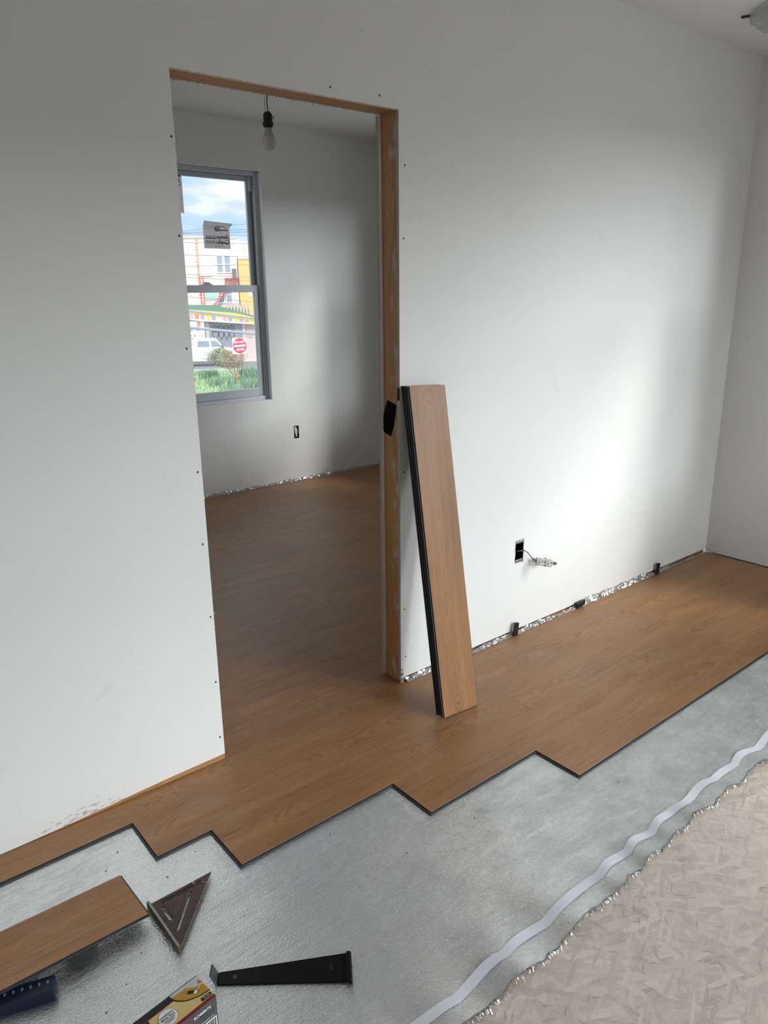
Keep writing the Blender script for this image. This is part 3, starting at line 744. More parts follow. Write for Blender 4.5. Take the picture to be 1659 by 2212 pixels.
# ------------------------------------------------------------------ speed square
def rust():
    b = NB('rusted_dark_steel')
    f = b.noise(b.obj(), 22, 6, 0.65, 0.4); g = b.noise(b.obj(), 140, 3)
    c = b.ramp(f, [(0.3, lin((62, 58, 56))), (0.5, lin((78, 66, 60))), (0.68, lin((96, 74, 62))), (0.8, lin((112, 108, 102)))])
    p = b.bsdf(Base__Color=c, Metallic=0.45, Roughness=b.math('MULTIPLY_ADD', f, 0.3, 0.32))
    b.put(p.inputs['Normal'], b.bump(g, 0.15, 0.001))
    return b.m
MAT['rust'] = rust()
MAT['rust_dot'] = plain('stamped_steel', lin((104, 94, 86)), 0.4, 0.5)
MAT['rust_edge'] = plain('worn_steel_edge', lin((150, 146, 140)), 0.3, 0.8, noise_amt=0.2)
# local: right angle at origin, fence along -y, scale leg along +x; hypotenuse between
sq = thing('speed_square', 'dark rusty triangular rafter square with raised fence lying on the foil', 'square', (-1.232, -0.443, foil_z(-1.19, -0.50) + 0.0007), (0, 0, 0.01))
LEG = 0.176
def tri_with_slots():
    outer = [(0.003, 0.0), (LEG, 0.0), (0.003, -LEG)]
    s1 = []; s2 = []
    # slot parallel to the hypotenuse
    import mathutils
    def slot(c0, c1, r):
        d = (Vector(c1) - Vector(c0)).normalized(); n_ = Vector((-d.y, d.x)); pts = []
        for a in range(0, 181, 45):
            t_ = math.radians(a); pts.append(Vector(c1) + (n_ * math.cos(t_) + d * math.sin(t_)) * r)
        for a in range(0, 181, 45):
            t_ = math.radians(a); pts.append(Vector(c0) - (n_ * math.cos(t_) + d * math.sin(t_)) * r)
        return [(q_.x, q_.y) for q_ in pts]
    loops = [outer, slot((0.098, -0.030), (0.022, -0.118), 0.0052), slot((0.024, -0.034), (0.026, -0.078), 0.0060)]
    bm = bmesh.new(); es = []
    for lp in loops:
        vv = [bm.verts.new((a, b_, 0)) for a, b_ in lp]
        es += [bm.edges.new((vv[i], vv[(i + 1) % len(vv)])) for i in range(len(vv))]
    bmesh.ops.triangle_fill(bm, edges=es, use_beauty=True, use_dissolve=False)
    r = bmesh.ops.extrude_face_region(bm, geom=list(bm.faces))
    bmesh.ops.translate(bm, verts=[v for v in r['geom'] if isinstance(v, bmesh.types.BMVert)], vec=(0, 0, 0.004))
    bmesh.ops.recalc_face_normals(bm, faces=bm.faces)
    me = bpy.data.meshes.new('blade'); bm.to_mesh(me); bm.free(); me.materials.append(MAT['rust'])
    return link(bpy.data.objects.new('blade', me), sq)
bl = tri_with_slots(); bl.location = (0, 0, 0.007)
MB().box((-0.004, -LEG - 0.003, 0.0), (0.0035, 0.003, 0.021)).build('fence', MAT['rust'], sq, bevel=0.001)
MB().box((-0.0030, -LEG - 0.002, 0.0205), (0.0025, 0.002, 0.0216)).build('fence_edge', MAT['rust_edge'], sq)
# bright worn hypotenuse edge
hd = Vector((-1, -1, 0)).normalized()
MB().tube([(LEG - 0.002, -0.002, 0.0108), (0.005, -LEG + 0.001, 0.0108)], 0.0011, 6).build('worn_edge', MAT['rust_edge'], sq)
# notched scale, divisions
for i in range(22):
    x_ = 0.030 + i * 0.0052
    MB().box((x_, -0.0165 - (0.004 if i % 4 == 0 else 0), 0.0106), (x_ + 0.0030, -0.0080, 0.0116)).build('scale_notch', MAT['void'], sq)
dot = None
for i in range(9):
    for off in (-0.014, 0.012):
        t_ = i / 8; c_ = Vector((0.098, -0.030)).lerp(Vector((0.034, -0.104)), t_) + Vector((0.76, -0.65)) * off
        if off < 0: c_ += Vector((0, 0.006))
        if dot is None: dot = o = MB().lathe([(0.0021, 0), (0.0018, 0.0005)], 8).build('stamped_dot', MAT['rust_dot'], sq)
        else: o = dot.copy(); link(o, sq)
        o.location = (c_.x, c_.y, 0.0109)
MB().box((0.118, -0.012, 0.0110), (0.124, -0.001, 0.0116)).build('paint_scratch', MAT['paper_white'], sq)
MB().box((-0.008, -0.0012, 0), (0.008, 0.0012, 0.0006)).build('paint_scratch', MAT['paper_white'], sq, loc=(0.144, -0.022, 0.011), rot=(0, 0, -0.8))

# ------------------------------------------------------------------ pull bar
pb = thing('pull_bar', 'black steel pull bar with bent ends lying on the foil', 'pull bar', (-1.193, -0.7435, foil_z(-1.19, -0.745) - 0.0002), (0, -0.009, math.atan2(-0.165, 0.240)))
Lb = 0.300
m = MB()
prof = [(0.0, 0.0), (Lb, 0.0), (Lb, 0.004), (0.0, 0.004)]
# tapering flat bar
def taper(x_): return 0.0165 + (0.039 - 0.0165) * x_ / Lb
vs = []; NB_ = 12
for i in range(NB_ + 1):
    x_ = Lb * i / NB_; hw = taper(x_)
    zz = 0.004 * math.sin(PI * i / NB_) * 0 
    vs += [(x_, -hw, zz), (x_, hw, zz), (x_, hw, zz + 0.0045), (x_, -hw, zz + 0.0045)]
fs = [(0, 1, 2, 3), tuple(NB_ * 4 + k for k in (3, 2, 1, 0))] + [(i * 4 + k, i * 4 + (k + 1) % 4, i * 4 + 4 + (k + 1) % 4, i * 4 + 4 + k) for i in range(NB_) for k in range(4)]
MAT['bar'] = plain('black_enamel_steel', lin((11, 11, 12)), 0.36, 0.0, noise_amt=0.35, noise_scale=60, bump=0.1, spec=0.22)
MAT['bar_worn'] = plain('worn_black_enamel', lin((74, 76, 77)), 0.35, 0.5, noise_amt=0.3, noise_scale=60)
MB().add(vs, fs).build('bar', MAT['bar'], pb, bevel=0.001, seg=1)
# upturned narrow lip
MB().prism([(-0.0045, 0.0), (0.0, 0.0), (-0.012, 0.030), (-0.0165, 0.030)], -0.0165, 0.0165, lambda a, b_, t_: (a, t_, b_)).build('strike_lip', MAT['bar_worn'], pb, bevel=0.001, seg=1)
# wide end folded down
MB().prism([(Lb - 0.006, 0.0), (Lb + 0.002, 0.0), (Lb + 0.006, -0.003), (Lb + 0.006, 0.006), (Lb + 0.002, 0.009), (Lb - 0.006, 0.009)], -0.040, 0.039, lambda a, b_, t_: (a, t_, b_)).build('hook_end', MAT['bar'], pb, bevel=0.0008, seg=1)
MB().lathe([(0.0050, 0), (0.0050, 0.0004), (0.0036, 0.0005)], 14, (0.038, 0.0, 0.0046)).build('hang_hole', MAT['bar_worn'], pb)
text_mesh('stamped_mark', 'USA', 0.011, MAT['bar_worn'], pb, Matrix.Translation((Lb - 0.042, 0.004, 0.0050)) @ Matrix.Rotation(PI / 2, 4, 'Z'))

# ------------------------------------------------------------------ blue tapping block
MAT['navy'] = plain('navy_plastic', lin((22, 34, 56)), 0.5, noise_amt=0.1)
MAT['navy_dot'] = plain('pale_moulded_mark', lin((112, 124, 138)), 0.5)
tb = thing('tapping_block', 'navy plastic tapping block with a row of pale marks beside the loose plank', 'tapping block', (-1.487, -0.537, foil_z(-1.55, -0.515) - 0.0002), (0, 0, math.atan2(0.035, -0.105)))
MB().box((0, -0.024, 0), (0.22, 0.024, 0.030)).build('block', MAT['navy'], tb, bevel=0.005, seg=3)
d0 = None
for i in range(11):
    if d0 is None: d0 = o = MB().lathe([(0.0035, 0), (0.0030, 0.0008)], 10).build('moulded_mark', MAT['navy_dot'], tb)
    else: o = d0.copy(); link(o, tb)
    o.location = (0.016 + i * 0.0175, -0.006, 0.0299); o.scale = (0.8, 1.5, 1)

# ------------------------------------------------------------------ installation kit box
MAT['box_black'] = plain('black_card', lin((24, 24, 25)), 0.4, noise_amt=0.1)
MAT['box_gold'] = plain('gold_print', lin((214, 188, 122)), 0.45, noise_amt=0.04)
MAT['box_red'] = plain('red_print', lin((140, 14, 26)), 0.45, noise_amt=0.04)
MAT['box_white'] = plain('white_print', lin((232, 230, 228)), 0.5, noise_amt=0.02)
MAT['box_floor'] = plain('picture_floor', lin((190, 142, 44)), 0.5, noise_amt=0.25, noise_scale=60)
MAT['box_wall'] = plain('picture_wall', lin((196, 194, 196)), 0.5, noise_amt=0.05)
MAT['skin_print'] = plain('picture_hand', lin((176, 118, 92)), 0.5)
# local: x from 0 (far right end) to -0.34, y 0 (far side) to -0.076, top z = 0
BH = 0.104
kb = thing('installation_kit_box', 'black and gold flooring kit box with red stripe and barcode on the foil', 'box', (-1.262, -0.7905, 0.1))
kb.rotation_euler = (0, 0, 0.135); kb.location.z = BH + foil_z(-1.42, -0.84) - 0.0003
BL, BW = 0.34, 0.0745
MB().box((-BL, -BW, -BH), (0, 0, 0)).build('carton', MAT['box_black'], kb, bevel=0.0012, seg=1)
def flat_top(name, poly, mat, z):
    return MB().prism(poly, z, z + 0.0003).build(name, mat, kb)
flat_top('gold_panel', [(-0.001, -0.019), (-0.001, -0.066), (-BL, -0.066), (-BL, -0.019)], MAT['box_gold'], 0.0002)
flat_top('red_stripe', [(-0.0, -0.066), (-0.0, -0.0725), (-BL, -0.0725), (-BL, -0.066)], MAT['box_red'], 0.0002)
flat_top('red_stripe', [(-0.075, -0.018), (-0.075, -0.0195), (-BL, -0.0195), (-BL, -0.018)], MAT['box_red'], 0.0004)
# picture in a curved panel at the end
pic = [(-0.001, -0.004), (-0.001, -0.050)] + [(-0.001 - 0.066 * math.sin(math.radians(a)), -0.004 - 0.046 * math.cos(math.radians(a))) for a in range(8, 91, 8)] + [(-0.067, -0.004)]
pico = [(x_ * 1.05, y_ * 1.05) for x_, y_ in pic]
flat_top('picture_border', [(min(x_, -0.0005), min(y_, -0.001)) for x_, y_ in pico], MAT['box_black'], 0.0006)
flat_top('picture', pic, MAT['box_floor'], 0.0009)
flat_top('picture_backdrop', [(-0.001, -0.004), (-0.001, -0.030), (-0.020, -0.024), (-0.034, -0.012), (-0.067, -0.010), (-0.067, -0.004)], MAT['box_wall'], 0.0012)
flat_top('pictured_bar', [(-0.034, -0.022), (-0.040, -0.027), (-0.022, -0.041), (-0.016, -0.035)], MAT['box_black'], 0.0014)
flat_top('pictured_mallet', [(-0.024, -0.031), (-0.030, -0.036), (-0.024, -0.040), (-0.018, -0.035)], MAT['box_white'], 0.0017)
flat_top('pictured_handle', [(-0.018, -0.0335), (-0.0155, -0.035), (-0.004, -0.023), (-0.0065, -0.0215)], MAT['box_gold'], 0.0015)
flat_top('pictured_hand', [(-0.008, -0.024), (-0.003, -0.027), (-0.0015, -0.021), (-0.004, -0.016), (-0.009, -0.018)], MAT['skin_print'], 0.0018)
cc = Vector((-0.094, -0.0425))
flat_top('round_badge_rim', [(cc.x + 0.0205 * math.cos(k * PI / 12), cc.y + 0.0205 * math.sin(k * PI / 12)) for k in range(24)], MAT['box_red'], 0.0005)
flat_top('round_badge', [(cc.x + 0.0195 * math.cos(k * PI / 12), cc.y + 0.0195 * math.sin(k * PI / 12)) for k in range(24)], MAT['box_white'], 0.0008)
RT = lambda x_, y_, z_: Matrix.Translation((x_, y_, z_))
text_mesh('badge_print', 'Installation', 0.0072, MAT['ink'], kb, RT(cc.x, cc.y + 0.0070, 0.0013), bold=0.0001)
text_mesh('badge_print', 'Made Easy', 0.0072, MAT['ink'], kb, RT(cc.x, cc.y + 0.0000, 0.0013), bold=0.0001)
for k, (yy, hw) in enumerate(((-0.0055, 0.012), (-0.0085, 0.011), (-0.0115, 0.008))):
    MB().box((cc.x - hw, cc.y + yy - 0.0005, 0.0012), (cc.x + hw, cc.y + yy + 0.0005, 0.0014)).build('badge_line', MAT['ink'], kb)
flat_top('product_number_tab', [(-0.003, -0.056), (-0.003, -0.0645), (-0.026, -0.0645), (-0.028, -0.061), (-0.026, -0.056)], MAT['box_black'], 0.0006)
text_mesh('product_number', '10-28', 0.0062, MAT['box_white'], kb, RT(-0.0145, -0.0603, 0.0011))
flat_top('pictured_block', [(-0.126, -0.020), (-0.126, -0.038), (-0.165, -0.038), (-0.165, -0.020)], MAT['box_black'], 0.0006)
# printed long side facing the room
RS = lambda x_, z_: Matrix.Translation((x_, -BW - 0.0009, z_)) @ Matrix.Rotation(PI / 2, 4, 'X')
text_mesh('brand_print', 'ROBERTS', 0.0098, MAT['box_white'], kb, RS(-0.036, -0.0135), bold=0.0002)
MB().box((-0.069, -BW - 0.0010, -0.0165), (-0.064, -BW - 0.0004, -0.0115)).build('brand_mark', MAT['box_red'], kb)
for k in range(4):
    MB().box((-0.046 + 0.002 * k, -BW - 0.0010, -0.0235 - k * 0.0033), (-0.006, -BW - 0.0004, -0.0229 - k * 0.0033)).build('side_line', MAT['ink_grey'], kb)
MB().box((-0.062, -BW - 0.0010, -0.0405), (-0.010, -BW - 0.0004, -0.0393)).build('side_line', MAT['box_white'], kb)
MB().box((-0.060, -BW - 0.0010, -0.080), (-0.004, -BW - 0.0004, -0.046)).build('barcode_label', MAT['box_white'], kb)
x_ = -0.057; random.seed(2)
while x_ < -0.008:
    w_ = random.choice((0.0006, 0.0009, 0.0014, 0.002)); MB().box((x_, -BW - 0.0014, -0.076), (x_ + w_, -BW - 0.0011, -0.049)).build('barcode_bar', MAT['ink'], kb); x_ += w_ + random.choice((0.0007, 0.001, 0.0016))
MB().box((-BL, -BW - 0.0008, -BH + 0.002), (-0.078, -BW - 0.0003, -0.004)).build('gold_side_panel', MAT['box_gold'], kb)
text_mesh('side_print', 'Flooring', 0.012, MAT['ink'], kb, RS(-0.115, -0.030))

# ------------------------------------------------------------------ black strip on the jamb
m = MB()
cor = [(0.068, 1.120), (0.020, 1.108), (0.024, 1.075), (0.034, 1.030), (0.050, 0.990), (0.080, 0.998), (0.106, 1.016), (0.094, 1.05), (0.082, 1.085)]
o = m.prism([(y_, z_) for y_, z_ in cor], -0.0025, 0.0001, lambda a, b_, t_: (t_, a, b_)).build('black_tape', MAT['black_matte'])
tag(o, 'matte black strip of tape stuck aslant on the pine jamb', 'tape')
# door strike cut in the stud edge
MB().box((-0.0012, 0.001, 1.075), (0.0, 0.012, 1.118)).build('chipped_notch', MAT['gypsum'], door)
MB().box((-0.0012, 0.0, 1.125), (-0.0001, 0.0125, 1.17)).build('chipped_notch', MAT['void'], door)

# ------------------------------------------------------------------ outlet hanging from its box
eb = thing('outlet_box', 'black electrical box set in a rough cut hole of the white wall', 'outlet box', (0.6915, 0.0, 0.394))
b_ = MB(); w2, h2 = 0.0265, 0.050
b_.box((-w2, 0.060, -h2), (w2, 0.062, h2)); b_.box((-w2, 0.002, -h2), (-w2 + 0.002, 0.060, h2)); b_.box((w2 - 0.002, 0.002, -h2), (w2, 0.060, h2))
b_.box((-w2 + 0.002, 0.002, h2 - 0.002), (w2 - 0.002, 0.060, h2)); b_.box((-w2 + 0.002, 0.002, -h2), (w2 - 0.002, 0.060, -h2 + 0.002))
b_.build('box_shell', MAT['void'], eb)
for s_ in (1, -1):
    z0, z1 = sorted((s_ * 0.0375, s_ * 0.0485))
    tb_ = MB().box((-0.023, -0.0005, z0), (0.024, 0.003, z1)).build('mounting_tab', MAT['steel'], eb, bevel=0.001)
    MB().lathe([(0.002, 0), (0.002, 0.0008)], 8).build('screw_hole', MAT['void'], tb_, loc=(0, -0.0004, (z0 + z1) / 2), rot=(PI / 2, 0, 0))
m = MB(); random.seed(9)
pts = []
for k in range(44):
    t_ = k / 44; per = t_ * 4
    side = int(per); q_ = per - side; w3, h3 = 0.0275, 0.0525
    P_ = [(-w3 + 2 * w3 * q_, h3), (w3, h3 - 2 * h3 * q_), (w3 - 2 * w3 * q_, -h3), (-w3, -h3 + 2 * h3 * q_)][side]
    pts.append((P_[0] + random.uniform(-0.001, 0.003) * (1 if P_[0] > 0 else -1), P_[1] + random.uniform(-0.001, 0.004) * (1 if P_[1] > 0 else -1)))
inn = [(x_ * 0.955, z_ * 0.97) for x_, z_ in pts]
vs = [(x_, -0.0006, z_) for x_, z_ in pts] + [(x_, -0.0009, z_) for x_, z_ in inn]
m.add(vs, [(i, (i + 1) % 44, 44 + (i + 1) % 44, 44 + i) for i in range(44)]).build('torn_rim', MAT['paper'], eb)
ol = thing('duplex_outlet', 'white duplex outlet dangling by its wires from the wall box', 'outlet', (0.838, -0.032, 0.318))
# local frame: long axis tilted down to the right, face toward the camera side
AX = Vector((0.7373, -0.6599, -0.145)); AY = Vector((0.565, 0.7199, -0.4032)); AZ_ = Vector((0.3704, 0.2153, 0.9036))
RO = Matrix((AX, AY, AZ_)).transposed().to_4x4()
ol.matrix_world = Matrix.Translation((0.7977, -0.060, 0.3345)) @ RO
MB().box((-0.036, 0.002, -0.0165), (0.036, 0.020, 0.0165)).build('body', MAT['white_plastic'], ol, bevel=0.003)
MB().box((-0.037, 0.0195, -0.017), (0.037, 0.0225, 0.017)).build('back_body', MAT['black'], ol, bevel=0.001)
MB().box((-0.053, 0.0065, -0.0075), (0.053, 0.0085, 0.0075)).build('strap', MAT['steel'], ol)
for sx in (-1, 1):
    fc = MB().prism([(sx * 0.0195 + 0.0150 * math.copysign(min(1, abs(math.cos(a)) * 1.15), math.cos(a)), 0.0155 * math.copysign(min(1, abs(math.sin(a)) * 1.1), math.sin(a))) for a in [k * PI / 12 for k in range(24)]], -0.002, 0.004, lambda a, b__, t_: (a, t_, b__)).build('outlet_face', MAT['white_plastic'], ol)
    MB().box((sx * 0.0195 - 0.009, -0.0030, 0.0045), (sx * 0.0195 - 0.002, -0.0019, 0.0062)).build('slot', MAT['void'], fc)
    MB().box((sx * 0.0195 - 0.010, -0.0030, -0.0065), (sx * 0.0195 - 0.001, -0.0019, -0.0045)).build('slot', MAT['void'], fc)
    MB().box((sx * 0.0195 - 0.0065, -0.0030, -0.0095), (sx * 0.0195 - 0.0045, -0.0019, -0.0045)).build('slot', MAT['void'], fc)
    MB().lathe([(0.0027, 0), (0.0027, 0.0012)], 10).build('ground_hole', MAT['void'], fc, loc=(sx * 0.0195 + 0.009, -0.0018, 0.0), rot=(PI / 2, 0, 0))
MB().lathe([(0.0024, 0), (0.0024, 0.0012)], 10).build('centre_screw', MAT['void'], ol, loc=(0, 0.0018, 0), rot=(PI / 2, 0, 0))
for z_ in (-0.0175, 0.0175):
    MB().lathe([(0.0034, -0.002), (0.0034, 0.002)], 10).build('terminal_screw', MAT['void'], ol, loc=(0.002, 0.006, z_))
MB().lathe([(0.0050, -0.003), (0.0050, 0.003)], 10).build('mounting_screw', MAT['brass'], ol, loc=(0.050, 0.004, 0.001), rot=(PI / 2, 0.3, 0))
MB().lathe([(0.0050, -0.002), (0.0050, 0.002)], 10).build('mounting_ear', MAT['steel'], ol, loc=(-0.050, 0.004, 0.003), rot=(PI / 2, 0.3, 0))
# wires, from the box to the outlet's end
wi = thing('electrical_wire', 'twisted black and grey wires running from wall box to dangling outlet', 'wire', (0.6915, 0.0, 0.394))
iv = Matrix.Translation((-0.6915, 0.0, -0.394))
for k, mm in ((0, 'black'), (1, 'steel')):
    pts = []
    P0 = [(0.675, 0.034, 0.394), (0.684, 0.006, 0.393), (0.706, -0.008, 0.399), (0.722, -0.016, 0.390), (0.738, -0.022, 0.371), (0.750, -0.024, 0.356), (0.765, -0.028, 0.347)]
    for i in range(37):
        t_ = i / 36 * (len(P0) - 1); j = min(int(t_), len(P0) - 2); u_ = t_ - j
        u_s = u_ * u_ * (3 - 2 * u_)
        c_ = Vector(P0[j]).lerp(Vector(P0[j + 1]), u_)
        a = i * 0.75 + k * PI
        pts.append(tuple(iv @ (c_ + Vector((0, math.cos(a), math.sin(a))) * 0.0019)))
    MB().tube(pts, 0.0016, 7).build('conductor', MAT[mm], wi, smooth=True)
# outlet box of the back room with a crumpled white fitting
eb2 = thing('outlet_box', 'dark outlet hole below the back room window holding a white receptacle', 'outlet box', (1.544, YF, 0.4035))
b_ = MB(); w2, h2 = 0.0235, 0.051
b_.box((-w2, 0.05, -h2), (w2, 0.052, h2))
for s_ in (-1, 1):
    b_.box((s_ * w2 - 0.0015, 0.001, -h2), (s_ * w2 + 0.0015 * 0, 0.05, h2)) if s_ > 0 else b_.box((-w2, 0.001, -h2), (-w2 + 0.0015, 0.05, h2))
    b_.box((-w2, 0.001, min(s_ * h2, s_ * (h2 - 0.0015))), (w2, 0.05, max(s_ * h2, s_ * (h2 - 0.0015))))
b_.build('box_shell', MAT['void'], eb2)
rc = MB().prism([(-0.004, 0.044), (0.006, 0.040), (0.013, 0.018), (0.015, -0.005), (0.009, -0.026), (0.016, -0.038), (0.008, -0.040), (0.004, -0.030), (0.000, -0.044), (-0.005, -0.043), (-0.003, -0.026), (-0.010, -0.008), (-0.012, 0.012), (-0.015, 0.030), (-0.012, 0.040)], 0.006, 0.018, FRONT).build('receptacle', MAT['white_plastic'], eb2, bevel=0.002)
for z_ in (0.034, 0.004, -0.006, -0.028):
    MB().lathe([(0.002, 0), (0.002, 0.001)], 8).build('terminal_mark', MAT['void'], rc, loc=(0.0, 0.0055, z_), rot=(PI / 2, 0, 0))
MB().add([(-0.027, -0.0008, -0.040), (-0.018, -0.0012, -0.047), (-0.012, -0.0010, -0.055), (-0.022, -0.0006, -0.053)], [(0, 1, 2, 3)]).build('torn_rim', MAT['paper'], eb2)
MB().add([(0.026, -0.0006, -0.014), (0.026, -0.0008, -0.052), (0.0225, -0.0010, -0.050), (0.0225, -0.0009, -0.016)], [(0, 1, 2, 3)]).build('torn_rim', MAT['paper'], eb2)

# ------------------------------------------------------------------ wedge spacers at the skirting gap
def spacer(x, z0, ang, lab):
    s_ = thing('wall_spacer', lab, 'spacer', (x, -0.0185, z0), (0, ang, 0), 'black spacers along the wall foot')
    MB().prism([(-0.0135, 0), (0.0135, 0), (0.0125, 0.060), (-0.0115, 0.063)], -0.006, 0.005, FRONT).build('wedge', MAT['black'], s_, bevel=0.0015)
    for i in range(4):
        for sx in (-1, 1):
            MB().box((sx * 0.005 - 0.0032, -0.0066, 0.014 + i * 0.012), (sx * 0.005 + 0.0032, -0.0061, 0.021 + i * 0.012)).build('recess', MAT['void'], s_)
spacer(0.664, 0.0022, 0.13, 'upright black plastic spacer at the wall foot nearest the leaning planks')
spacer(1.832, 0.0022, 0.14, 'upright black plastic spacer at the wall foot nearest the room corner')
spacer(1.118, 0.0145, 1.45, 'black plastic spacer lying on its side between the two upright spacers')

# ------------------------------------------------------------------ bare bulb of the back room
BX, BY = 0.182, 1.1
pl = thing('pendant_bulb', 'bare bulb in a black pigtail socket hanging by two wires', 'bulb', (BX, BY, ZC2))
MB().tube([(0.012, 0, 0), (0.008, 0, -0.20), (0.004, 0, -0.385), (0.009, 0, -0.408)], 0.0022, 8).build('black_wire', MAT['black'], pl, smooth=True)
MB().tube([(-0.014, 0.004, 0), (-0.009, 0.004, -0.22), (-0.004, 0.004, -0.405)], 0.0018, 8).build('white_wire', MAT['paper'], pl, smooth=True)
sk_ = MB().lathe([(0.006, 0.0), (0.012, -0.002), (0.0185, -0.010), (0.0195, -0.014), (0.0195, -0.040), (0.0235, -0.046), (0.0235, -0.056), (0.018, -0.064), (0.013, -0.066)], 18).build('socket', MAT['black'], pl, smooth=False, loc=(0.004, 0, -0.406))
MB().box((0.0150, -0.017, -0.030), (0.0215, -0.010, -0.018)).build('socket_label', MAT['paper_white'], sk_)
def opal():
    b = NB('opal_bulb_glass')
    df = b.n('BsdfPrincipled', Base__Color=lin((226, 222, 214)), Roughness=0.12)
    tr = b.n('BsdfTranslucent', Color=(0.9, 0.88, 0.84, 1))
    b.t.links.new(b.n('MixShader', i0=0.4, i1=df, i2=tr).outputs[0], b.out.inputs[0]); return b.m
MAT['opal'] = opal()
MB().lathe([(0.0135, -0.466), (0.0140, -0.474), (0.0185, -0.492), (0.0235, -0.504)], 24, (0.004, 0, 0)).build('bulb_neck', plain('bulb_heat_sink', lin((186, 182, 176)), 0.5), pl, smooth=True)
MB().lathe([(0.0240, -0.504), (0.0285, -0.516), (0.0300, -0.530), (0.0285, -0.544), (0.0230, -0.555), (0.0130, -0.5615), (0.003, -0.563)], 24, (0.004, 0, 0)).build('bulb_dome', MAT['opal'], pl, smooth=True)

# ------------------------------------------------------------------ bagged ceiling lamp of the front room
cl = thing('ceiling_lamp', 'ceiling lamp wrapped in clear plastic held with blue tape', 'lamp', (1.80, -0.43, ZC))
def bag():
    b = NB('clear_plastic_wrap')
    n_ = b.noise(b.obj(), 14, 3)
    gl = b.n('BsdfPrincipled', Base__Color=(0.72, 0.73, 0.73, 1), Roughness=0.16, Normal=b.bump(n_, 0.8, 0.02))
    tr = b.n('BsdfTransparent', Color=(0.9, 0.9, 0.9, 1))
    b.t.links.new(b.n('MixShader', i0=0.55, i1=gl, i2=tr).outputs[0], b.out.inputs[0]); return b.m
MB().lathe([(0.13, -0.002), (0.135, -0.018), (0.12, -0.034), (0.02, -0.038)], 32).build('lamp_body', plain('grey_lamp_body', lin((110, 108, 104)), 0.4), cl, smooth=True)
MB().lathe([(0.145, -0.001), (0.16, -0.012), (0.155, -0.026)], 32).build('lamp_rim', MAT['white_plastic'], cl, smooth=True)
m = MB(); random.seed(4); rows = [(0.192, -0.002), (0.200, -0.012), (0.192, -0.030), (0.165, -0.048), (0.10, -0.056), (0.02, -0.058)]
vs = []
for r_, z_ in rows:
    for k in range(36):
        a = k * PI / 18; j_ = 1 + 0.07 * mnoise.noise(Vector((math.cos(a) * 3, math.sin(a) * 3, z_ * 30)))
        vs.append((r_ * j_ * math.cos(a), r_ * j_ * math.sin(a), z_ + (random.uniform(-0.006, 0.006) if z_ < -0.01 else 0)))
fs = [(i * 36 + k, i * 36 + (k + 1) % 36, i * 36 + 36 + (k + 1) % 36, i * 36 + 36 + k) for i in range(5) for k in range(36)] + [tuple(5 * 36 + k for k in range(36))]
m.add(vs, fs).build('plastic_wrap', bag(), cl, smooth=True)
MB().box((-0.026, -0.011, -0.002), (0.026, 0.011, -0.0005)).build('blue_tape', plain('blue_masking_tape', lin((28, 48, 96)), 0.7), cl, loc=(-0.075, 0.192, -0.003), rot=(0, 0.0, -1.15))

# ------------------------------------------------------------------ crumbs on the foil
chip = None; random.seed(21)
for i in range(16):
    x_, y_ = [(-1.33, -0.33), (-1.27, -0.24), (-1.22, -0.19), (-1.15, -0.37), (-1.05, -0.33), (-1.30, -0.56), (-1.36, -0.62), (-1.42, -0.66), (-0.95, -0.66), (-0.60, -0.72), (-0.35, -0.74), (-0.10, -0.80), (-1.08, -0.24), (-1.20, -0.60), (-0.72, -0.52), (0.12, -0.92)][i]
    me_ = MB().prism([(-0.004, -0.001), (0.001, -0.0016), (0.0042, 0.0004), (0.0005, 0.0016)], 0, 0.0015)
    if chip is None: chip = o = me_.build('plank_crumb', MAT['core'])
    else: o = chip.copy(); link(o)
    tag(o, 'tiny dark crumb of sawn plank lying on the foil', 'crumb', 'sawing crumbs on the foil')
    o.location = (x_, y_, foil_z(x_, y_) + 0.0002); o.rotation_euler = (0, 0, random.uniform(0, PI)); o.scale = (random.uniform(0.5, 1.0),) * 3


# ------------------------------------------------------------------ the street outside the back room window
AZ = 0.48428; GZ = -3.5
ER = Vector((math.cos(AZ), -math.sin(AZ), 0)); EF = Vector((math.sin(AZ), math.cos(AZ), 0))
def street(r, d, z=0.0): return Vector((CAM_LOC.x, CAM_LOC.y, 0)) + ER * r + EF * d + Vector((0, 0, z))
def out_thing(name, label, cat, r, d, z=0.0, group=None): return thing(name, label, cat, street(r, d, z), (0, 0, -AZ), group)
X = {}
def xm(k, rgb, rough=0.8, amt=0.08, sc=1.5):
    X[k] = plain('street_' + k, lin(rgb), rough, noise_amt=amt, noise_scale=sc, spec=0.2); return X[k]
xm('asphalt', (150, 148, 150)); xm('path', (198, 188, 180)); xm('soil', (170, 192, 140), sc=3); xm('kerb', (214, 208, 200))
xm('facade', (224, 208, 200), amt=0.12, sc=0.9); xm('yellow', (226, 192, 120), amt=0.1); xm('trimwhite', (238, 238, 240)); xm('pane', (150, 162, 178), 0.2)
xm('orange', (240, 160, 90)); xm('red', (196, 84, 58)); xm('teal', (170, 212, 196)); xm('green', (104, 142, 126)); xm('tin', (196, 190, 182)); xm('signyellow', (250, 206, 60)); xm('blue', (150, 158, 222)); xm('pink', (224, 160, 190)); xm('purple', (178, 150, 196))
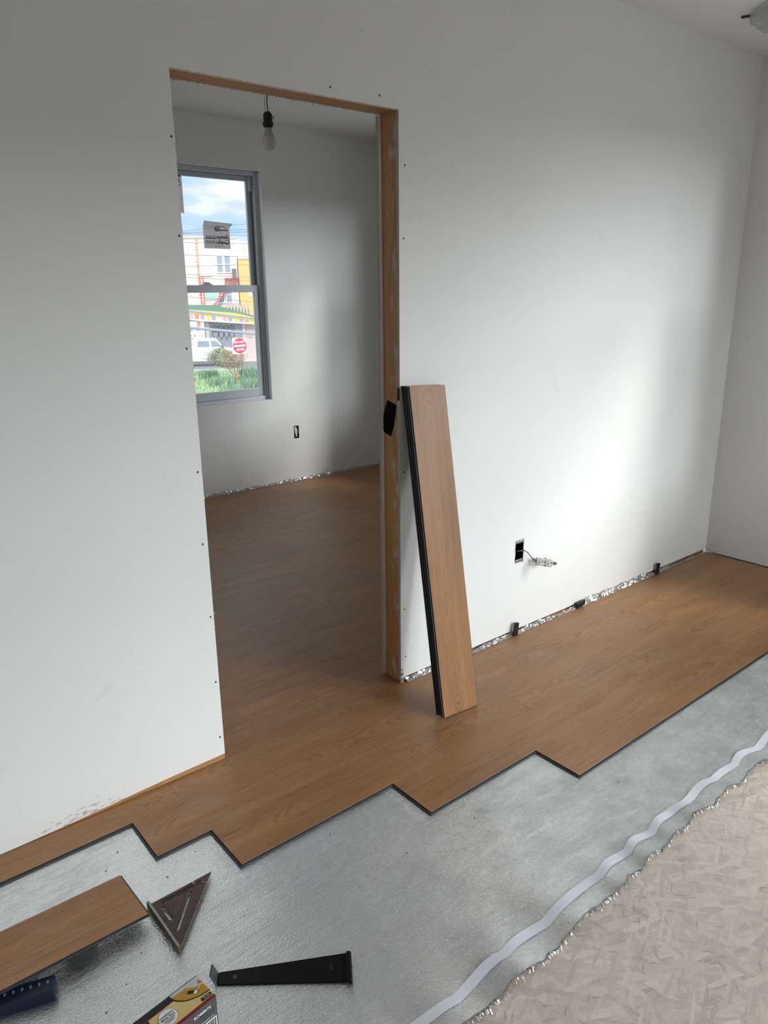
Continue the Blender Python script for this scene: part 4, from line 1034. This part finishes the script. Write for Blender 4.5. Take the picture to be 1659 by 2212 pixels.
xm('shutter', (150, 154, 160)); xm('graffiti', (70, 74, 82)); xm('column', (206, 184, 180)); xm('poster', (186, 172, 168)); xm('truck', (226, 232, 240), 0.25, 0.02); xm('tyre', (40, 40, 42)); xm('carglass', (140, 156, 168), 0.1); xm('signred', (222, 40, 66), 0.4, 0.02); xm('post', (110, 116, 120)); xm('cable', (120, 128, 150)); xm('cablegrey', (140, 146, 160)); xm('bark', (170, 140, 108)); xm('ac', (150, 146, 142))
xm('signorange', (238, 130, 90))
def slabg(name, r0, r1, d0, d1, z0, z1, mat):
    o = MB().box((r0, d0, z0), (r1, d1, z1)).build(name, mat, loc=street(0, 0), rot=(0, 0, -AZ)); tag(o, kind='structure'); return o
slabg('ground', -90, 90, -60, 120, GZ - 0.4, GZ - 0.02, X['asphalt'])
slabg('grass_verge', -14, 10, 37.2, 51.6, GZ - 0.05, GZ + 0.02, X['soil'])
slabg('driveway', -14, 0.9, 33.0, 37.2, GZ - 0.05, GZ + 0.01, X['path'])
slabg('kerb', -40, 40, 51.6, 52.3, GZ - 0.05, GZ + 0.10, X['kerb'])
slabg('far_pavement', -40, 40, 59.0, 61.9, GZ - 0.05, GZ + 0.12, X['kerb'])
# grass blades and weeds
def blades(name, mats, parent, cx, cd, rr, rd, n, hlo, hhi, seed, base=GZ):
    random.seed(seed); m_ = MB()
    for i in range(n):
        x_ = random.uniform(-rr, rr); y_ = random.uniform(-rd, rd); h_ = random.uniform(hlo, hhi); a = random.uniform(0, PI); w_ = random.uniform(0.015, 0.04) * (1 + h_)
        dx, dy = math.cos(a) * w_, math.sin(a) * w_; lx, ly = random.uniform(-0.3, 0.3) * h_, random.uniform(-0.3, 0.3) * h_
        m_.mat(random.randrange(len(mats))).add([(cx + x_ - dx, cd + y_ - dy, base), (cx + x_ + dx, cd + y_ + dy, base), (cx + x_ + lx, cd + y_ + ly, base + h_)], [(0, 1, 2)])
    return m_.build(name, mats, parent, recalc=False)
G = [xm('g1', (158, 192, 136)), xm('g2', (184, 208, 158)), xm('g3', (120, 156, 124)), xm('g4', (204, 214, 172))]
o = blades('grass', G, None, 0, 44.2, 5.5, 7.0, 26000, 0.06, 0.28, 5); o.location = street(0, 0); o.rotation_euler = (0, 0, -AZ)
tag(o, 'pale green grass covering the verge outside the window', 'grass', kind='stuff')
for i, (r_, d_, rr, h_, lab) in enumerate(((-1.15, 46.0, 0.55, 0.75, 'dark green weed clump at the kerb side of the verge behind the driveway'), (-0.35, 42.5, 0.65, 0.7, 'spiky weed clump on the verge between driveway and small tree'), (1.35, 45.0, 0.60, 1.0, 'tall weed clump behind the do-not-enter post'), (1.45, 40.3, 0.55, 0.8, 'dark weed clump at the foot of the do-not-enter post'), (0.1, 40.0, 0.5, 0.45, 'low weed clump beside the driveway edge'))):
    t = out_thing('weed_clump', lab, 'weeds', r_, d_, GZ, 'weed clumps on the verge')
    o = blades('foliage', [X['g3'], X['g1'], xm('g5_%d' % i, (104, 142, 124))], t, 0, 0, rr, rr, 700, h_ * 0.35, h_, 30 + i, base=0.0); o['kind'] = 'stuff'
# small multi-stemmed tree
t = out_thing('small_tree', 'small multi-stemmed tree with reddish green rounded crown on the verge', 'tree', 0.45, 44.0, GZ)
for i, (x_, z_) in enumerate(((-0.55, 1.25), (-0.1, 1.2), (0.15, 1.15), (0.32, 1.3))):
    MB().tube([(0.02 * i, 0.02 * i, 0), (x_ * 0.25, 0.05, 0.45), (x_ * 0.7, 0.1, 0.9), (x_ * 1.2 - 0.2, 0.1, z_)], [0.05, 0.04, 0.03, 0.015], 7).build('stem', X['bark'], t, smooth=True)
random.seed(8); m = MB(); LV = [xm('l1', (178, 150, 120)), xm('l2', (196, 168, 138)), xm('l3', (140, 158, 124)), xm('l4', (206, 176, 146))]
for i in range(5200):
    a = random.uniform(0, 2 * PI); q_ = random.uniform(-1, 1); rr = random.uniform(0.35, 1.15) ** 0.5 * (1 + 0.18 * mnoise.noise(Vector((math.cos(a) * 2, math.sin(a) * 2, q_ * 2))))
    c_ = Vector((-0.5 + 0.98 * rr * math.cos(a) * math.sqrt(1 - q_ * q_), 0.7 * rr * math.sin(a) * math.sqrt(1 - q_ * q_), 1.42 + 0.52 * rr * q_ - 0.1 * math.cos(a)))
    n_ = Vector((random.gauss(0, 1), random.gauss(0, 1), random.gauss(0, 1))).normalized(); u_ = n_.orthogonal().normalized(); v_ = n_.cross(u_); s_ = random.uniform(0.025, 0.055)
    m.mat(2 if math.cos(a) < -0.3 and random.random() < 0.7 else random.randrange(4)).add([c_ - u_ * s_, c_ - v_ * s_ * 0.5, c_ + u_ * s_, c_ + v_ * s_ * 0.5], [(0, 1, 2, 3)])
for i in range(40):
    a = random.uniform(0.1, PI + 0.2)
    m.mat(1).tube([(-0.5 + 0.7 * math.cos(a), 0, 1.45 + 0.3 * math.sin(a)), (-0.5 + 1.25 * math.cos(a) - 0.1, random.uniform(-0.2, 0.2), 1.5 + 0.68 * math.sin(a))], 0.008, 4)
m.build('foliage', LV, t, recalc=False)['kind'] = 'stuff'
# do-not-enter sign
t = out_thing('road_sign', 'red and white do-not-enter sign on a thin steel post', 'sign', 0.70, 40.0, 0)
t.rotation_euler = (0, 0, -AZ - 0.05)
MB().tube([(0.12, 0.03, GZ), (0.02, 0.03, -0.72)], 0.028, 8).build('post', X['post'], t)
MB().prism([(-0.38, -1.52), (0.34, -1.50), (0.37, -0.72), (-0.36, -0.70)], -0.012, 0.0, FRONT).build('sign_panel', X['trimwhite'], t)
MB().prism([(0.345 * math.cos(k * PI / 18), -1.11 + 0.385 * math.sin(k * PI / 18)) for k in range(36)], -0.020, -0.0125, FRONT).build('red_disc', X['signred'], t)
MB().prism([(-0.29, -1.18), (0.29, -1.14), (0.29, -1.04), (-0.29, -1.08)], -0.027, -0.0205, FRONT).build('white_bar', X['trimwhite'], t)
text_mesh('lettering', 'DO NOT', 0.175, X['trimwhite'], t, R_front(0.0, -0.023, -0.925) @ Matrix.Rotation(0.06, 4, 'Z'), sx=0.8, bold=0.004)
text_mesh('lettering', 'ENTER', 0.175, X['trimwhite'], t, R_front(0.03, -0.023, -1.305) @ Matrix.Rotation(0.06, 4, 'Z'), sx=0.78, bold=0.004)
# pickup
t = out_thing('pickup_truck', 'white crew cab pickup truck passing on the road behind the small tree', 'truck', 0, 55.5, 0)
k_ = 1.06
body = [(0.98, -3.05), (0.95, -2.62), (0.80, -2.42), (0.10, -2.28), (-0.02, -2.24), (-4.6, -2.24), (-4.75, -2.4), (-4.75, -3.0), (-4.3, -3.1), (-4.2, -2.75), (-3.5, -2.75), (-3.35, -3.12), (-0.35, -3.15), (-0.25, -2.78), (0.48, -2.78), (0.6, -3.1)]
MB().prism(body, 0.0, 1.8, FRONT).build('body', X['truck'], t)
cab = [(0.02, -2.242), (-0.28, -2.02), (-0.58, -1.68), (-0.75, -1.62), (-2.15, -1.60), (-2.36, -1.70), (-2.48, -2.242)]
MB().prism(cab, 0.08, 1.72, FRONT).build('cab', X['truck'], t)
MB().prism([(-1.98, -2.16), (-1.14, -2.16), (-1.16, -1.74), (-1.95, -1.74)], 0.070, 0.0795, FRONT).build('side_window', X['carglass'], t)
MB().prism([(-1.02, -2.16), (-0.28, -2.16), (-0.42, -2.0), (-0.68, -1.74), (-1.04, -1.74)], 0.070, 0.0795, FRONT).build('side_window', X['carglass'], t)
MB().prism([(-0.03, -2.17), (-0.26, -1.99), (-0.56, -1.66), (-0.50, -1.66), (-0.20, -1.97), (0.04, -2.17)], 0.18, 1.62, FRONT).build('windshield', X['carglass'], t)
MB().box((-0.34, -0.16, -2.22), (-0.16, -0.01, -2.06)).build('mirror', xm('mirror', (120, 70, 66), 0.3), t, bevel=0.02)
for x_ in (0.115, -3.85):
    wh = MB().lathe([(0.36, -0.12), (0.38, -0.09), (0.38, 0.09), (0.36, 0.12)], 24).build('wheel', X['tyre'], t, loc=(x_, 0.13, GZ + 0.39), rot=(PI / 2, 0, 0))
    MB().lathe([(0.22, 0.121), (0.20, 0.135)], 18).build('hub', X['cable'], wh)
MB().box((0.90, 0.1, -3.02), (1.02, 1.7, -2.86)).build('bumper', X['ac'], t)
for x_ in (-1.35, -0.5): MB().box((x_, -0.02, -2.36), (x_ + 0.16, -0.001, -2.33)).build('door_handle', X['ac'], t)
# pale three-storey building
b3 = out_thing('building', 'pale stucco three-storey building with red fire escape and white windows', 'building', 0, 62, 0)
MB().box((-9.0, 0, GZ), (1.28, 10, 5.52)).build('wall', X['facade'], b3)
MB().box((-9.05, -0.08, 5.524), (1.33, 0.3, 5.66)).build('parapet', X['tin'], b3)
for i in range(19):
    z_ = 5.35 - i * 0.22
    MB().box((-1.74 - 0.05 * (i % 2), -0.06, z_), (-1.58, -0.003, z_ + 0.11)).build('quoin', X['orange'], b3)
def tall_window(parent, r0, r1, z0, z1):
    f_ = frame_rect(MB(), r0, r1, z0, z1, -0.10, -0.003, 0.07); f_.box((r0 + 0.07, -0.09, (z0 + z1) / 2 - 0.03), (r1 - 0.07, -0.003, (z0 + z1) / 2 + 0.03))
    fo = f_.build('window', X['trimwhite'], parent)
    for a_, b__ in ((z0 + 0.072, (z0 + z1) / 2 - 0.032), ((z0 + z1) / 2 + 0.032, z1 - 0.072)):
        MB().box((r0 + 0.072, -0.05, a_), (r1 - 0.072, -0.03, b__)).build('pane', X['pane'], fo)
for (r0, z0, z1) in ((-0.31, 2.99, 4.30), (0.27, 2.99, 4.30), (-0.36, 0.74, 2.0), (0.24, 0.74, 2.0)):
    tall_window(b3, r0, r0 + 0.54, z0, z1)
bn = MB().box((-1.58, -0.12, 2.78), (-0.72, -0.07, 3.56)).build('banner', X['trimwhite'], b3)
for i in range(5): MB().box((-1.44 + i * 0.14, -0.14, 3.16), (-1.40 + i * 0.14, -0.121, 3.42)).build('banner_stroke', X['purple'], bn)
MB().box((-1.38, -0.14, 2.95), (-0.86, -0.121, 3.0)).build('banner_line', X['tin'], bn)
ac = MB().box((0.86, -0.4, 2.66), (1.2, -0.003, 3.32)).build('air_conditioner', X['ac'], b3)
for i in range(5): MB().box((0.89 + i * 0.06, -0.43, 2.7), (0.91 + i * 0.06, -0.401, 3.28)).build('fin', X['graffiti'], ac)
MB().box((0.25, -0.9, 2.55), (1.4, -0.003, 2.61)).build('fire_escape_landing', X['red'], b3)
for (xa, za, xb, zb) in ((0.55, 2.55, -0.45, 0.95), (0.82, 2.55, -0.18, 0.95), (-0.3, 0.95, -0.95, 0.42), (1.3, 2.55, 0.95, 2.1), (1.0, 2.55, 0.95, 2.1)):
    MB().tube([(xa, -0.6, za), (xb, -0.6, zb)], 0.045, 6).build('fire_escape_rail', X['red'], b3)
for i in range(10):
    t_ = i / 9; MB().box((-0.47 + t_ * 0.98, -0.75, 0.98 + t_ * 1.5), (-0.22 + t_ * 0.98, -0.45, 1.02 + t_ * 1.5)).build('stair_tread', X['orange'], b3)
for x_ in (-1.62, -1.38): MB().tube([(x_, -0.3, 0.62), (x_, -0.3, 2.75)], 0.035, 6).build('ladder_rail', X['red'], b3)
for i in range(10): MB().box((-1.6, -0.32, 0.75 + i * 0.2), (-1.4, -0.28, 0.78 + i * 0.2)).build('ladder_rung', X['orange'], b3)
MB().box((-1.75, -0.34, 0.55), (-0.35, -0.26, 0.62)).build('fire_escape_landing', X['red'], b3)
MB().box((-1.30, -0.05, 1.0), (-0.45, -0.003, 1.62)).build('painted_panel', X['teal'], b3)
for x_ in (-1.35, -0.62): MB().box((x_, -0.05, 1.75), (x_ + 0.2, -0.003, 2.1)).build('painted_panel', X['teal'], b3)
MB().box((-3.2, -0.05, -1.0), (1.27, -0.003, 0.40)).build('ground_floor_fascia', X['column'], b3)
# yellow neighbour
by = out_thing('building', 'lower ochre yellow building adjoining the pale three-storey one', 'building', 0, 62, 0)
MB().box((1.34, 0.1, GZ), (9, 10, 4.03)).build('wall', X['yellow'], by)
MB().box((1.34, 0.0, 4.034), (9.1, 2, 4.36)).build('parapet', X['trimwhite'], by)
MB().box((1.85, 1.0, 4.364), (2.2, 1.5, 4.95)).build('chimney', X['tin'], by)
MB().box((2.02, 0.0, 1.2), (2.3, 0.098, 1.75)).build('window', X['trimwhite'], by)
# shop front: awning, sign band, shutter
sf = out_thing('shop_front', 'shop front with green awning, colourful sign band and grey graffitied shutter', 'shop', 0, 60, 0)
MB().prism([(-3.6, 0.70), (-0.5, 0.62), (2.6, -0.30), (2.6, -0.52), (0.9, 0.05), (-3.6, 0.42)], -0.4, 0.9, FRONT).build('awning', X['green'], sf)
for i in range(8):
    x_ = 0.35 + i * 0.24; MB().tube([(x_ - 0.1, 1.5, 0.74 - 0.24 * (x_ - 0.35) * 0.2), (x_, -0.30, 0.42 - 0.32 * (x_ - 0.35))], 0.07, 6).build('awning_rib', X['tin'], sf)
MB().prism([(-2.6, 0.36), (0.9, 0.04), (2.6, -0.38), (2.6, -0.58), (-2.6, 0.13)], -0.47, -0.41, FRONT).build('yellow_board', X['signyellow'], sf)
sgn = MB().prism([(-3.4, 0.20), (2.6, -0.60), (2.6, -0.84), (-1.6, -0.52), (-3.4, -0.30)], -0.40, 1.9, FRONT).build('sign_band', X['trimwhite'], sf)
pc = ['pink', 'signorange', 'purple', 'signyellow', 'blue', 'trimwhite', 'pink', 'blue', 'signyellow', 'purple', 'orange', 'signyellow']
for i, c_ in enumerate(pc):
    x0 = -2.55 + i * 0.41; z_ = 0.065 - 0.128 * (x0 + 2.6); hh = 0.36 - 0.016 * i
    MB().prism([(x0, z_), (x0 + 0.30, z_ - 0.035), (x0 + 0.30, z_ - hh), (x0, z_ + 0.03 - hh)], -0.44, -0.405, FRONT).build('sign_panel', X[c_], sgn)
shu = MB().box((-1.16, 0.3, GZ), (1.32, 0.4, -0.70)).build('roller_shutter', X['shutter'], sf)
for i in range(20):
    MB().box((-1.16, 0.275, GZ + 0.1 + i * 0.135), (1.32, 0.299, GZ + 0.2 + i * 0.135)).build('slat', X['shutter'], shu)
def graf(pts, r_=0.028): MB().tube([(x_, 0.25, z_) for x_, z_ in pts], r_, 5).build('graffiti_stroke', X['graffiti'], shu, smooth=True)
for cx_, w_ in ((-0.72, 0.24), (-0.28, 0.2), (0.12, 0.2), (0.52, 0.22)):
    graf([(cx_ + w_ * math.cos(a), -1.12 + 0.24 * math.sin(a)) for a in [k * PI / 8 for k in range(17)]])
    graf([(cx_ - w_, -1.12), (cx_ - w_ * 0.8, -1.6), (cx_, -1.95), (cx_ + w_ * 0.8, -1.6), (cx_ + w_, -1.12)])
    graf([(cx_ + 0.35 * w_ * math.cos(a), -1.12 + 0.09 * math.sin(a)) for a in [k * PI / 6 for k in range(13)]], 0.02)
MB().box((1.33, 0.2, GZ), (1.56, 0.5, -0.62)).build('column', X['column'], sf)
MB().box((1.58, 0.3, GZ), (2.7, 0.5, -0.70)).build('side_wall', X['column'], sf)
MB().box((1.66, 0.24, -1.8), (2.12, 0.299, -0.82)).build('poster', X['poster'], sf)
MB().box((-1.45, 0.2, GZ), (-1.17, 0.5, -0.62)).build('column', X['tin'], sf)
ki = MB().box((-3.4, -0.2, GZ), (-1.50, 0.5, -0.50)).build('kiosk', X['trimwhite'], sf)
MB().box((-2.02, -0.24, -0.86), (-1.78, -0.201, -0.56)).build('kiosk_sign', X['signorange'], ki)
for x_ in (-2.64, -2.20): MB().box((x_, -0.24, -1.22), (x_ + 0.34, -0.201, -0.90)).build('kiosk_window', X['poster'], ki)
for i, c_ in enumerate(('orange', 'blue', 'signyellow', 'pink')): MB().box((-2.60 + i * 0.28, -0.24, -1.62), (-2.46 + i * 0.28, -0.201, -1.50)).build('kiosk_notice', X[c_], ki)
MB().box((-2.56, -0.24, -1.98), (-1.84, -0.201, -1.74)).build('kiosk_panel', X['purple'], ki)
# overhead cables
def cable(r0, z0, r1, z1, d, rad, lab, mat='cable', sag=0.12, ext_=24.0, ext_l=None):
    s_ = (z1 - z0) / (r1 - r0); pts = []; el = ext_ if ext_l is None else ext_l
    for i in range(41):
        u_ = i / 40; r_ = r0 - el + (r1 - r0 + el + ext_) * u_
        pts.append(street(r_, d, z0 + s_ * (r_ - r0) + sag * ((2 * u_ - 1) ** 2 - 0.2)))
    o = MB().tube(pts, rad, 5, cap=False).build('overhead_cable', X[mat], smooth=True)
    tag(o, lab, 'cable', 'overhead cables across the street')
CB = [(-1.28, 3.72, 1.32, 4.02), (-1.28, 3.67, 1.31, 3.81), (-1.28, 3.62, 1.3, 3.57), (-1.28, 3.64, 1.3, 3.71), (-1.29, 3.33, 1.14, 3.29), (-1.26, 2.9, 1.11, 2.83), (-1.23, 2.49, 1.18, 2.55), (-1.24, 2.2, 1.16, 2.08), (-1.23, 2.1, 1.15, 1.95), (-1.24, 1.82, 1.19, 1.75), (-1.25, 1.4, 1.15, 1.19)]
LB = ['topmost thin cable crossing the sky above the roofs', 'second thin cable from the top crossing the sky', 'lowest of the four cables over the roofs', 'third thin cable from the top crossing the sky', 'cable crossing just below the roof line of the pale building', 'cable crossing above the upper windows of the pale building', 'cable crossing the upper windows and banner', 'cable crossing below the banner', 'cable crossing at the fire escape landing', 'cable crossing the stair of the fire escape', 'cable crossing the lower windows of the pale building']
for i, (c_, l_) in enumerate(zip(CB, LB)):
    k_ = (27.5 + 0.45 * i) / 30
    cable(c_[0] * k_, 1.5 + (c_[1] - 1.5) * k_, c_[2] * k_, 1.5 + (c_[3] - 1.5) * k_, 30 * k_, 0.009, l_)
cable(-0.91, 1.05, 0.82, 0.82, 22, 0.034, 'thick grey cable crossing the sign band of the shop', 'cablegrey', 0.05)
cable(-0.97, 0.55, 0.84, 0.34, 23.2, 0.040, 'thick grey cable crossing the graffitied shutter', 'cablegrey', 0.05)
cable(-1.09, -2.80, 1.23, -2.36, 33.5, 0.010, 'thin guy wire crossing the verge and driveway', 'post', 0.0, 24.0, 5.0)
